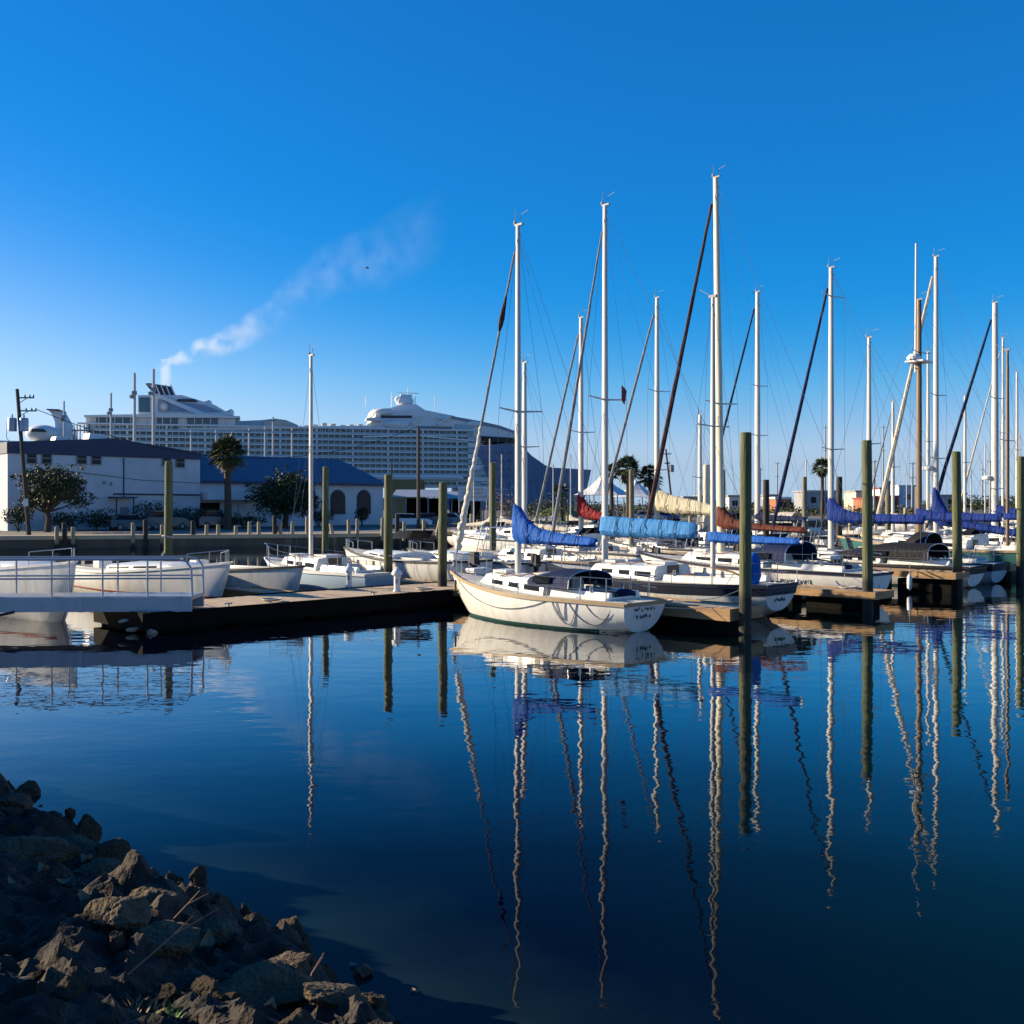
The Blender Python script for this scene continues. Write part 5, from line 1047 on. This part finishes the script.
# ------------------------------------------------------------------ utility poles, light masts
def pole(name, lab, px, Y, yt, r, lean=0.0, cat='pole', arms=(), trans=None, m='utility', zb=.9):
    t = thing(name, lab, cat, (at(px, Y), Y, zb)); h_ = zt(yt, Y) - zb; b = MB(); b.tube([(0, 0, -.2), (lean * .5, 0, h_ / 2), (lean, 0, h_)], [r * 1.15, r, r * .8], 8); b.build('shaft', m, t, True)
    for q, ln in arms: b = MB(); zz = h_ * q; x = lean * q; b.box((x + (0 if ln > 0 else 0), 0, zz), (abs(ln) * 2, .1, .12)); [b.lathe([(.04, 0), (.06, .05), (.03, .16)], (x + e * abs(ln) * .9, 0, zz + .06), 6) for e in (-1, 1, .4)]; b.build('crossarm', m, t)
    return t, h_
t, hp_ = pole('utility_pole', 'leaning dark utility pole with transformer at the left edge', 29, 82, 389, .17, -.95, arms=())
for dz, ln in ((.7, 1.3), (1.75, 1.5)):
    b = MB(); x = -.9; b.box((x + ln / 2, 0, hp_ - dz), (ln, .1, .1)); b.tube([(x, 0, hp_ - dz - .5), (x + ln * .6, 0, hp_ - dz)], .03, 5); [b.lathe([(.05, 0), (.07, .06), (.03, .2)], (x + ln * e, 0, hp_ - dz + .05), 6) for e in (.45, .75, .97)]; b.build('crossarm', 'utility', t)
for sx, q in ((-.62, 1), (.32, .9)):
    b = MB(); b.lathe([(.05, 0), (.34, .02), (.34, 1.0), (.3, 1.08), (.05, 1.1)], (-.72 + sx, 0, hp_ - 3.4), 12); tr_ = b.build('transformer', 'galv', t, True); b = MB(); b.lathe([(.04, 0), (.07, .1), (.03, .3)], (-.72 + sx, 0, hp_ - 2.3), 6); b.build('bushing', 'grey', tr_)
b = MB(); b.tube([(-1.4, 0, hp_ - 2.4), (-1.75, 0, hp_ - 2.6), (-1.8, 0, hp_ - 3.9), (-1.3, 0, hp_ - 4.6), (-.65, 0, hp_ - 4.8)], .025, 5); b.build('loop_cable', 'black', t)
b = MB(); b.b2(-.32, .06, -.3, -.26, 2.3, 2.9); b.build('notice_plate', 'white', t)
pole('utility_pole', 'dark straight pole in front of the cruise ship hull', 418.5, 104, 428, .17, 0)
pole('utility_pole', 'thin dark pole beside the dark piling before the cruise ship', 391.5, 112, 462, .1, 0)
t, h_ = pole('utility_pole', 'leaning distant utility pole with transformer right of the palms', 674, 150, 449, .15, -1.2, arms=((.93, .7), (.8, .4)))
b = MB(); b.lathe([(.05, 0), (.36, .02), (.36, 1.0), (.1, 1.1)], (-.35, 0, h_ * .68), 10); b.build('transformer', 'grey', t, True)
def wire(a, c, d, lab):
    o = MB().tube(sag(a, c, d, 14), .03, 4).build('power_line', 'black'); tag(o, lab, 'power line')
ptop = Vector((at(29, 82) - .9, 82, .9 + hp_ - 1.7)); wire(ptop + Vector((1.4, 0, .1)), Vector((at(418.5, 104), 104, 11.3)), 3.6, 'sagging power line from the left pole crossing before the buildings')
# quay light masts before the ship
for px, Y, yt, r in [(64, 270, 401, .3), (111, 280, 393, .36), (134.5, 230, 373, .4), (153.5, 230, 369, .4)]:
    t, h_ = pole('quay_light_mast', {64: 'short light mast right of the white whale tail funnel', 111: 'grey light mast at the stern corner of the cruise ship', 134.5: 'left one of the two tall grey masts before the striped funnel', 153.5: 'right one of the two tall grey masts before the striped funnel'}[px], px, Y, yt, r, 0, 'light mast', m='galv')
    b = MB(); b.box((.1, -.3, h_ * .86), (.9, .8, .8)); b.lathe([(.1, 0), (.5, .2), (.5, .7), (.1, .9)], (-.6, -.3, h_ * .82), 8); b.build('lamp_head', 'grey', t)
for px, yt in [(191, 430), (216, 430), (249, 428), (265, 427), (273, 417), (292, 428)]:
    t, h_ = pole('terminal_mast', 'thin grey terminal mast before the hull of the cruise ship', px, 240, yt, .26, 0, 'light mast', m='galv'); t['group'] = 'terminal masts before the ship'; b = MB(); b.box((0, 0, h_ - .8), (1.4, .4, .35)); b.build('lamp_head', 'grey', t)

# ------------------------------------------------------------------ cruise ship
SA = R(14.5); S0 = Vector((at(84, 505), 505, 0)); SU = Vector((math.cos(SA), math.sin(SA), 0))
def sp_(px, y, off=0.0):
    o = S0 + Vector((-SU.y, SU.x, 0)) * off; k = (px - 512) / F; s = (k * o.y - o.x) / (SU.x - k * SU.y); return s, zt(y, (o + SU * s).y)
ship = thing('cruise_ship', 'huge white cruise ship with rows of balconies and striped funnel behind the marina', 'ship', S0, SA)
M['shipw'] = mat('ship_white', (.8, .8, .79), .5, var=.04, vscale=.05); M['shipb'] = mat('ship_blue_hull', (.16, .25, .42), .4, var=.06, vscale=.05)
M['shipg'] = mat('ship_glass', (.05, .12, .16), .12); M['shipgg'] = mat('balcony_glass', (.3, .44, .48), .2); M['shipd'] = mat('ship_dark', (.03, .035, .05), .5); M['shipbuff'] = mat('ship_buff', (.6, .52, .4), .5)
def ol(name, pts, y0, y1, m, par=ship, smooth=False):
    b = MB(); b.prism([sp_(px, y, y0) for px, y in pts], y0, y1); return b.build(name, m, par, smooth)
LB = sp_(603, 490)[0]
# hull: lofted with pointed raked bow
def hw(q): return 20.5 * (1 if q < .72 else max(.02, 1 - ((q - .72) / .28) ** 2.2))
zd_pts = [(84, 497), (360, 498), (466, 498), (474, 447), (520, 441), (533, 455), (552, 467), (600, 468.5)]
zdk = [sp_(a, c) for a, c in zd_pts]
def zdeck(x):
    for (xa, za), (xb, zb2) in zip(zdk[:-1], zdk[1:]):
        if x <= xb: return za + (zb2 - za) * max(0, (x - xa)) / (xb - xa)
    return zdk[-1][1]
b = MB(); rings = []; n = 60
for i in range(n + 1):
    x = LB * i / n; z = zdeck(x); q = i / n; hh = hw(q); hb = hh * (1 if q < .6 else max(.01, 1 - (q - .6) / .38 * .75)); xr = 0 if q < .9 else -(q - .9) * 60
    rings.append([(x + xr, 20.5 - hb, -1), (x + xr * .5, 20.5 - (hb * .6 + hh * .4), z * .45), (x, 20.5 - hh, z), (x, 20.5 + hh, z), (x + xr * .5, 20.5 + (hb * .6 + hh * .4), z * .45), (x + xr, 20.5 + hb, -1)])
b.loft(rings, True, True); b.build('hull', 'shipb', ship)
# dark wrap window at the bridge front
ol('bridge_window', [(481, 436), (518, 438), (518, 443), (481, 441)], -.6, 6, 'glass')
# balcony decks: slabs, dividers, recessed glazing
x0, x1 = sp_(84, 440)[0], sp_(468, 440)[0]
nd = 10; ztop_ = 43.5; zl = 13.0
b = MB(); b.b2(x0 + .5, x1, 2.2, 39, zl, ztop_ - .2); b.build('superstructure', 'shipw', ship)
b = MB(); b.b2(x0 + 1, x1 - .5, 1.9, 2.19, zl, ztop_ - .5); b.build('cabin_glazing', 'shipg', ship)
rowz = [zl + (ztop_ - zl) * i / nd for i in range(nd + 1)]
for i, z in enumerate(rowz):
    b = MB(); e = 4 if i in (3, 10) else 0; xa = x0 if i < 9 else x0 - 3
    b.b2(xa, x1 + e, -.25 if i in (3, 10) else 0, 2.3, z - .3, z + (.5 if i in (3, 10) else .12)); b.build('deck_edge', 'shipw', ship)
    if i < nd:
        b = MB(); b.b2(x0 + .3, x1 - .3, .03, .1, z + .125, z + 1.15); b.build('balustrade', 'shipgg', ship)
b = MB(); xx = x0 + 1; k = 0
while xx < x1 - 1:
    for i in range(nd): b.b2(xx, xx + (.28 if k % 6 else .9), .12, 1.88, rowz[i] + .13, rowz[i + 1] - .31)
    xx += 3.1; k += 1
b.build('balcony_dividers', 'shipw', ship)['kind'] = 'stuff'
# curved forward balcony block stepping into the bow
for k in range(9):
    z = rowz[k + 1] if k + 1 <= nd else ztop_; b = MB(); q0 = x1; q1 = x1 + 14 - k * .6
    b.loft([[(q0, 0.2, z - 3.0), (q0, .2, z - .3), (q0, 30, z - .3), (q0, 30, z - 3.0)], [(q1 - 4, 1.2, z - 3.0), (q1 - 4, 1.2, z - .3), (q1 - 4, 30, z - .3), (q1 - 4, 30, z - 3.0)], [(q1, 5, z - 3), (q1, 5, z - .3), (q1, 30, z - .3), (q1, 30, z - 3)]]); b.build('forward_deck', 'shipw' if k % 2 else 'shipgg', ship)
# lifeboats along the promenade
for k in range(15):
    x = sp_(352 + k * 7.4, 484)[0]; b = MB(); b.loft([[(x + xx - 4, y_ * s - 1.2, rowz[1] + 1.6 + zz * s) for y_, zz in ((-1.4, .5), (-1.0, 1.5), (1, 1.5), (1.4, .5), (.8, -.8), (-.8, -.8))] for xx, s in ((0, .3), (1, .85), (3, 1), (6, 1), (7.2, .8), (8, .3))]); b.build('lifeboat', 'shipw', ship, True)
# stern upper block with glass bands
ol('stern_block', [(86, 430), (86, 416.5), (205, 414), (235, 416), (235, 431)], 1.5, 36, 'shipw')
for ya, yb in ((417.5, 424), (426, 429)):
    ol('glass_band', [(96, yb), (96, ya), (136, ya), (136, yb)], 1.1, 1.48, 'shipg'); ol('glass_band', [(157, yb), (157, ya), (178, ya), (178, yb)], 1.1, 1.48, 'shipg'); ol('glass_band', [(186, yb), (186, ya), (218, ya), (218, yb)], 1.1, 1.48, 'shipg')
ol('roof_slab', [(84, 417), (84, 415), (180, 413.5), (240, 416), (240, 418)], -1, 37, 'shipw')
b = MB()
for px in range(90, 232, 8): x, z = sp_(px, 430); b.b2(x, x + .4, 1.0, 1.4, z, z + 7)
b.build('frames', 'shipw', ship)
ol('funnel_base', [(138, 415), (138, 395), (182, 395), (215, 405), (232, 415)], 9, 31, 'shipw')
ol('dark_screen', [(139, 412), (139, 397.5), (150, 397.5), (150, 412)], 8.4, 8.95, 'shipg')
ol('louvre_panel', [(158, 411), (158, 399), (205, 405), (222, 412)], 8.3, 8.9, mat('louvre_grey', (.3, .36, .46), .5))
f = ol('funnel', [(145, 383.5), (149, 383), (154, 393), (157, 397), (177, 398), (171, 386.5), (160, 385)], 11, 29, 'shipd')
for k in range(5):
    q = 150 + k * 5; ol('pale_stripe', [(q, 384.5), (q + 1.2, 384.5), (q + 6.5, 397), (q + 5, 397)], 10.6, 10.95, 'shipw', f)
ol('sweep_arm', [(148, 393), (158, 394), (206, 413), (214, 416), (200, 416)], 7.2, 8.2, 'shipw')
b = MB(); x, z = sp_(164, 407, 8); b.tube([(x, 6.6, z), (x, 7.15, z)], 2.2, 18); b.build('round_emblem', 'shipbuff', ship); 
b = MB(); b.tube([(x, 6.3, z), (x, 6.58, z)], 1.3, 14); b.build('emblem_centre', 'shipw', ship)
ol('top_slab', [(176, 401), (178, 399), (196, 399), (197, 402)], 8, 30, 'shipd')
for px, y in [(203, 407), (208, 404), (228, 416), (230, 413)]: x, z = sp_(px, y, 15); b = MB(); b.sphere((x, 15, z), 2.2, 7); b.build('radome', 'shipw', ship, True)
ol('solarium_glass', [(216, 431), (220, 418), (240, 418), (237, 431)], 3, 33, 'shipgg')
ol('pool_deck', [(236, 431), (239, 421), (262, 420), (275, 418.5), (286, 420), (298, 425), (300, 431)], 5, 32, 'shipgg')
ol('pool_canopy', [(262, 426), (264, 422), (275, 419.5), (288, 421.5), (297, 426)], 4, 33, 'shipbuff')
ol('long_rail', [(60 + 120, 430.5), (180, 428), (372, 425.5), (372, 428)], .5, 2, 'shipw')
b = MB()
for px in range(300, 372, 5): x, z = sp_(px, 431); b.b2(x, x + .5, .6, 1.0, z, z + 3.0); 
b.build('rail_posts', 'shipw', ship)
for px in range(304, 370, 9): x, z = sp_(px, 427, 6); b = MB(); b.b2(x, x + 2.5, 5, 8, z - 1, z + rnd.uniform(.8, 2.2)); b.build('deck_house', 'shipbuff', ship)
# forward upper decks
ol('forward_block', [(362, 436), (364, 427), (374, 420), (376, 414), (400, 411), (428, 411), (452, 416), (480, 421), (500, 425.5), (518, 432), (519, 442), (470, 442)], 2.6, 37, 'shipw')
ol('forward_step', [(372, 414.5), (374, 409), (390, 408), (404, 404), (416, 404), (425, 410), (440, 413), (455, 416), (430, 416)], 8, 32, 'shipw')
ol('glass_band', [(381, 418), (381, 415.5), (412, 415.5), (412, 418)], 2.1, 2.58, 'shipd'); ol('glass_band', [(418, 431), (418, 426), (452, 426.5), (452, 431)], 2.1, 2.58, 'shipg'); ol('glass_band', [(456, 436), (455, 424), (472, 425), (474, 437)], 1.9, 2.4, 'shipgg')
ol('dark_roof', [(452, 416), (480, 421), (500, 425.5), (518, 432), (518, 434), (498, 428), (478, 424), (452, 418.5)], 2.0, 36, mat('ship_slate_grey', (.25, .3, .38), .5))  # sloping strip along the forward roofline, darker blue-grey than the decks
ol('deck_line', [(363, 437.5), (363, 436), (420, 435), (474, 440), (474, 441.5), (420, 436.5)], -.5, 2.5, 'shipw'); ol('wing', [(366, 420), (367, 418), (378, 417), (382, 421)], -2, 6, 'shipw')
for px, y, r in [(396, 424.5, 3.6), (384, 412, 2.6), (474, 424, 2.4), (440, 418, 2.0)]:
    x, z = sp_(px, y, 3); b = MB(); b.sphere((x, 3.4, z), r, 8, (2.2, 1, .8)); b.build('dome', 'shipw', ship, True)
x, z = sp_(406, 404, 15); b = MB(); b.loft([[(x + c_ - 3, 15 - w_, z + h_), (x + c_ + 5 - h_ * .4, 15 - w_, z + h_), (x + c_ + 5 - h_ * .4, 15 + w_, z + h_), (x + c_ - 3, 15 + w_, z + h_)] for h_, c_, w_ in ((0, -2, 4), (3, -1, 3), (5, 0, 2))]); b.sphere((x - 4, 15, z + 2.2), 2.2, 7); b.sphere((x + 2.5, 15, z + 1.6), 1.8, 7); b.build('radar_mast', 'shipw', ship)
b = MB()
for dx, h_ in ((-8, 6), (-4, 4.5), (1, 9), (5, 6), (16, 5), (-22, 4)): b.tube([(x + dx, 15, z - 2), (x + dx, 15, z + h_)], .22, 4)
b.tube([(x - 5, 15, z + 6), (x + 7, 15, z + 6)], .2, 4); b.build('aerials', 'shipw', ship)
for pa in ([(412, 424), (417, 417), (421, 416), (416, 421), (414, 426)], [(437, 424), (447, 416.5), (452, 416), (444, 421), (440, 425)]): ol('support_fin', pa, .6, 2.5, 'shipw')
# rows of ports on the pale bow plating
b = MB()
for r_ in range(5):
    for k in range(6): x, z = sp_(484 + k * 7, 452 + r_ * 8); yy = 20.5 - hw(x / LB); b.tube([(x, yy + 1.5, z), (x, yy - .5, z)], .55, 8)
b.build('portholes', 'shipg', ship)['kind'] = 'stuff'

# second ship: mostly hidden, winged funnel
t = thing('winged_funnel_ship', 'second white ship showing only its upswept funnel and top deck over the white building', 'ship', (at(20, 420), 420, 0), R(10))
def wp(px, y): return ((px - 20) / F * 420, zt(y, 420))
b = MB(); b.prism([wp(-40, 500), wp(-40, 441), wp(-10, 440), wp(78, 441), wp(84, 446), wp(84, 500)], 4, 30); b.build('superstructure', 'shipw', t)
b = MB(); b.prism([wp(39.5, 407.2), wp(41, 406.2), wp(50.5, 406.5), wp(52.5, 409), wp(57, 417), wp(63, 428), wp(64, 437), wp(46, 437), wp(46.5, 427), wp(46, 419), wp(43, 411)], 11, 19); fn = b.build('funnel', 'shipw', t)
b = MB(); b.prism([wp(39, 407.4), wp(39.4, 406.4), wp(51, 406.6), wp(52, 408.3)], 9, 21); b.build('wing', 'shipd', fn)
b = MB(); x, z = wp(36, 432); b.sphere((x, 8, z), 4.6, 8, (1.5, 1, .8)); b.build('dome', 'shipw', t, True)
b = MB(); b.prism([wp(28, 431), wp(30, 428), wp(40, 428), wp(43, 431)], 2.5, 9); b.build('dark_glazing', 'shipd', t)
b = MB()
for px in (68, 71, 74, 78, 83): x, z = wp(px, 440); b.tube([(x, 5, z), (x, 5, z + 7)], .25, 4)
x, z = wp(66, 429); x2, _ = wp(84, 429); b.tube([(x, 5, z), (x2, 5, z)], .2, 4); b.build('rail', 'shipd', t)
b = MB(); b.prism([wp(48, 440), wp(49, 437), wp(62, 436), wp(64, 440)], 1, 8); b.build('deck_locker', 'shipbuff', t)

# ------------------------------------------------------------------ far shore on the right
def blockb(lab, px0, px1, Y, yt, m, roofm='concrete', yb=None, win=True):
    x0, x1 = at(px0, Y), at(px1, Y); h_ = zt(yt, Y) - .9; t = thing('waterfront_building', lab, 'building', ((x0 + x1) / 2, Y, .9)); wd = (x1 - x0) / 2
    b = MB(); b.b2(-wd, wd, 0, 12, 0, h_); b.build('wall', m, t); b = MB(); b.b2(-wd - .3, wd + .3, -.3, 12.3, h_ + .004, h_ + .5); b.build('roof', roofm, t)
    if win:
        k = max(1, int(wd * 2 / 4))
        for i in range(min(k, 8)): b = MB(); x = -wd + 2 * wd * (i + .5) / k; b.b2(x - .7, x + .7, -.06, -.004, h_ * .5, h_ * .5 + min(1.6, h_ * .3)); b.build('window', 'glass', t)
blockb('low bluish white building right of the tall cream mast', 729, 741, 260, 497, 'white'); blockb('low white building left of the lone palm', 768, 780, 300, 496, 'galv')
blockb('wide grey house with pale roof behind the lone palm', 806, 836, 280, 492, 'grey', 'galv'); blockb('small cream tank house right of the second tall piling', 856, 864, 330, 492, 'cream')
blockb('white block with red base behind the white furled jib', 880, 889, 330, 489, 'white', 'red'); blockb('tall white and blue block left of the wooden mast', 899, 918, 340, 486.5, mat('pale_blue_block', (.5, .6, .72), .6), 'white'); blockb('low orange red shed between the white blocks', 866, 879, 320, 499, 'orange', 'red'); blockb('low red shed under the tall white and blue block', 889, 899, 320, 497, 'red', 'red')
blockb('long low grey shed at far right behind the third tall piling', 940, 960, 360, 496, 'grey'); blockb('orange and white barge house left of the lone palm', 776, 790, 240, 499, 'orange', 'white'); blockb('dark blue warehouse beside the bow of the cruise ship', 700, 712, 300, 497, 'blueroof')
blockb('pale low house right of the cream sail cover', 684, 700, 300, 498, 'shipbuff', 'grey')
for px, Y, yt in [(825, 420, 425), (403 + 562, 400, 470), (982, 420, 468), (760, 400, 468), (777, 430, 462), (874, 300, 460), (883, 420, 425), (912, 300, 462), (990, 300, 460)]:
    t, h_ = pole('lattice_tower', 'thin lattice tower far away on the right shore', px, Y, yt, .3, .2, 'tower', m='grey', arms=((.97, 1.2), (.7, .9))); t['group'] = 'thin far towers'
tb = MB(); rr = random.Random(5)
for k in range(260):
    px = rr.uniform(660, 1060); Y = rr.uniform(380, 520); hh = rr.uniform(2.5, 6.5) * (1.15 if px > 930 else .8); leaf_cloud(tb, (at(px, Y), Y, .9 + hh * .55), hh * .75, 60, 1.3, (1.7, 1, .75), rr, .3)
tag(tb.build('far_treeline', 'leaf_d'), 'dark distant line of trees along the far right shore', 'trees', kind='stuff')
tb = MB()
for k in range(120):
    px = rr.uniform(690, 960); Y = rr.uniform(210, 300); hh = rr.uniform(1, 2.6); leaf_cloud(tb, (at(px, Y), Y, .9 + hh * .5), hh, 60, .6, (1.8, 1, .6), rr, .3)
tag(tb.build('shore_scrub', 'leaf'), 'low olive scrub on the far right bank', 'scrub', kind='stuff')
tb = MB()
for k in range(90):
    px = rr.uniform(520, 700); Y = rr.uniform(190, 260); hh = rr.uniform(1.5, 3.4); leaf_cloud(tb, (at(px, Y), Y, .9 + hh * .5), hh, 60, .6, (1.6, 1, .7), rr, .3)
tag(tb.build('bank_scrub', 'leaf_d'), 'dark scrub beyond the palms and the sail covers', 'scrub', kind='stuff')

tb = MB()
for k in range(120):
    px = rr.uniform(-420, 40); Y = rr.uniform(260, 380); hh = rr.uniform(3, 6.5); leaf_cloud(tb, (at(px, Y), Y, .9 + hh * .55), hh * .75, 60, 1.3, (1.7, 1, .75), rr, .3)
tag(tb.build('distant_treeline', 'leaf_d'), 'dark distant trees at the left behind the tan annex', 'trees', kind='stuff')
# birds
for px, y, Y, lab in [(367, 268, 150, 'dark bird flying high in front of the smoke'), (757, 293, 120, 'tiny dark bird right of the slim mast')]:
    t = thing('flying_bird', lab, 'bird', (at(px, Y), Y, zt(y, Y)), R(30)); b = MB(); b.loft([[(-.35, y_ * .02, z_ * .02) for y_, z_ in ((1, 0), (0, 1), (-1, 0), (0, -1))], [(-.05, y_ * .09, z_ * .08) for y_, z_ in ((1, 0), (0, 1), (-1, 0), (0, -1))], [(.2, y_ * .06, z_ * .06) for y_, z_ in ((1, 0), (0, 1), (-1, 0), (0, -1))], [(.36, y_ * .01, z_ * .01) for y_, z_ in ((1, 0), (0, 1), (-1, 0), (0, -1))]]); b.build('body', 'black', t, True)
    for sg in (-1, 1): b = MB(); b.loft([[(.1, 0, .03), (-.1, 0, .03)], [(.14, sg * .35, .16), (-.1, sg * .35, .14)], [(-.05, sg * .75, .05), (-.09, sg * .75, .05)]], False, False); b.build('wing', 'black', t)

# ------------------------------------------------------------------ smoke from the funnel
def smoke():
    path = [(166.5, 384, 1.2), (165, 371, 2.6), (169, 361, 5), (182, 355, 9), (200, 350, 12), (222, 345, 14), (240, 335, 16), (262, 322, 20), (290, 297, 25), (318, 276, 29), (350, 264, 34), (385, 252, 39), (415, 240, 42), (450, 222, 44)]
    Y = 530.0; P = [(at(px, Y), zt(y, Y), r * Y / F) for px, y, r in path]
    x0, x1 = P[1][0] - 4, P[-1][0] + 14; zlo, zhi = 50, 178; yh = 24
    b = MB(); b.b2(x0, x1, Y - yh, Y + yh, zlo, zhi)
    m = bpy.data.materials.new('smoke'); m.use_nodes = True; t = m.node_tree; t.nodes.clear()
    out = t.nodes.new('ShaderNodeOutputMaterial'); pv = t.nodes.new('ShaderNodeVolumePrincipled'); t.links.new(pv.outputs[0], out.inputs['Volume'])
    pv.inputs['Color'].default_value = (.95, .95, .93, 1); pv.inputs['Anisotropy'].default_value = .2
    tc = t.nodes.new('ShaderNodeTexCoord')
    def node(op, a, c=None):
        n = t.nodes.new('ShaderNodeMath'); n.operation = op
        for i, x in enumerate((a, c)):
            if x is None: continue
            if isinstance(x, (int, float)): n.inputs[i].default_value = x
            else: t.links.new(x, n.inputs[i])
        return n.outputs[0]
    n0 = t.nodes.new('ShaderNodeTexNoise'); n0.inputs['Scale'].default_value = .045; n0.inputs['Detail'].default_value = 3; t.links.new(tc.outputs['Object'], n0.inputs['Vector'])
    wv = t.nodes.new('ShaderNodeVectorMath'); wv.operation = 'MULTIPLY_ADD'; t.links.new(n0.outputs['Color'], wv.inputs[0]); wv.inputs[1].default_value = (9, 9, 12); wv.inputs[2].default_value = (-4.5, -4.5, -6)
    av = t.nodes.new('ShaderNodeVectorMath'); t.links.new(wv.outputs[0], av.inputs[0]); t.links.new(tc.outputs['Object'], av.inputs[1])
    sp = t.nodes.new('ShaderNodeSeparateXYZ'); t.links.new(av.outputs[0], sp.inputs[0])
    so_ = t.nodes.new('ShaderNodeSeparateXYZ'); t.links.new(tc.outputs['Object'], so_.inputs[0])
    total = None
    # spine as a chain of soft capsules sampled densely; use ramps over x for height, radius, strength
    xs = [p[0] for p in P[1:]]; xmin, xmax = min(xs), max(xs)
    mr = t.nodes.new('ShaderNodeMapRange'); mr.inputs[1].default_value = xmin; mr.inputs[2].default_value = xmax; t.links.new(sp.outputs[0], mr.inputs[0])
    def ramp(vals):
        r = t.nodes.new('ShaderNodeValToRGB'); e = r.color_ramp; e.interpolation = 'LINEAR'
        while len(e.elements) < len(vals): e.elements.new(.5)
        for el, (f, v) in zip(e.elements, vals): el.position = f; el.color = (v, v, v, 1)
        t.links.new(mr.outputs[0], r.inputs[0]); return r.outputs[0]
    fx = lambda p: (p[0] - xmin) / (xmax - xmin)
    zc = node('ADD', node('MULTIPLY', ramp([(fx(p), (p[1] - 50) / 120) for p in P[1:]]), 120), 50)
    rr_ = node('MULTIPLY', ramp([(fx(p), p[2] / 24) for p in P[1:]]), 24)
    am = ramp([(0, 1), (.05, .9), (.14, .6), (.24, .26), (.34, .075), (.5, .03), (.62, .03), (.78, .022), (.88, .015), (1, 0)])
    dz = node('SUBTRACT', sp.outputs[2], zc); dy = node('SUBTRACT', sp.outputs[1], Y)
    d2 = node('ADD', node('MULTIPLY', dz, dz), node('MULTIPLY', dy, dy))
    fall = node('MAXIMUM', node('SUBTRACT', 1, node('DIVIDE', d2, node('MULTIPLY', rr_, rr_))), 0)
    # the first column straight up from the funnel
    vx, vz = P[0][0], None
    dx = node('SUBTRACT', so_.outputs[0], P[1][0] + .2)
    col = node('MAXIMUM', node('SUBTRACT', 1, node('ADD', node('MULTIPLY', node('MULTIPLY', dx, dx), .1), node('MULTIPLY', node('MULTIPLY', node('SUBTRACT', so_.outputs[1], Y), node('SUBTRACT', so_.outputs[1], Y)), .1))), 0)
    col = node('MULTIPLY', col, node('LESS_THAN', so_.outputs[2], P[2][1] + 1))
    n1 = t.nodes.new('ShaderNodeTexNoise'); n1.inputs['Scale'].default_value = .09; n1.inputs['Detail'].default_value = 4; n1.inputs['Roughness'].default_value = .6; t.links.new(tc.outputs['Object'], n1.inputs['Vector'])
    nr = t.nodes.new('ShaderNodeMapRange'); nr.inputs[1].default_value = .42; nr.inputs[2].default_value = .68; t.links.new(n1.outputs['Fac'], nr.inputs[0])
    den = node('MULTIPLY', node('MULTIPLY', node('MULTIPLY', fall, am), nr.outputs[0]), .24)
    den = node('ADD', den, node('MULTIPLY', node('MULTIPLY', col, nr.outputs[0]), .26))
    t.links.new(den, pv.inputs['Density'])
    o = b.build('smoke_plume', m); tag(o, 'thin white smoke plume drifting right from the ship funnel', 'smoke', kind='stuff')
smoke()
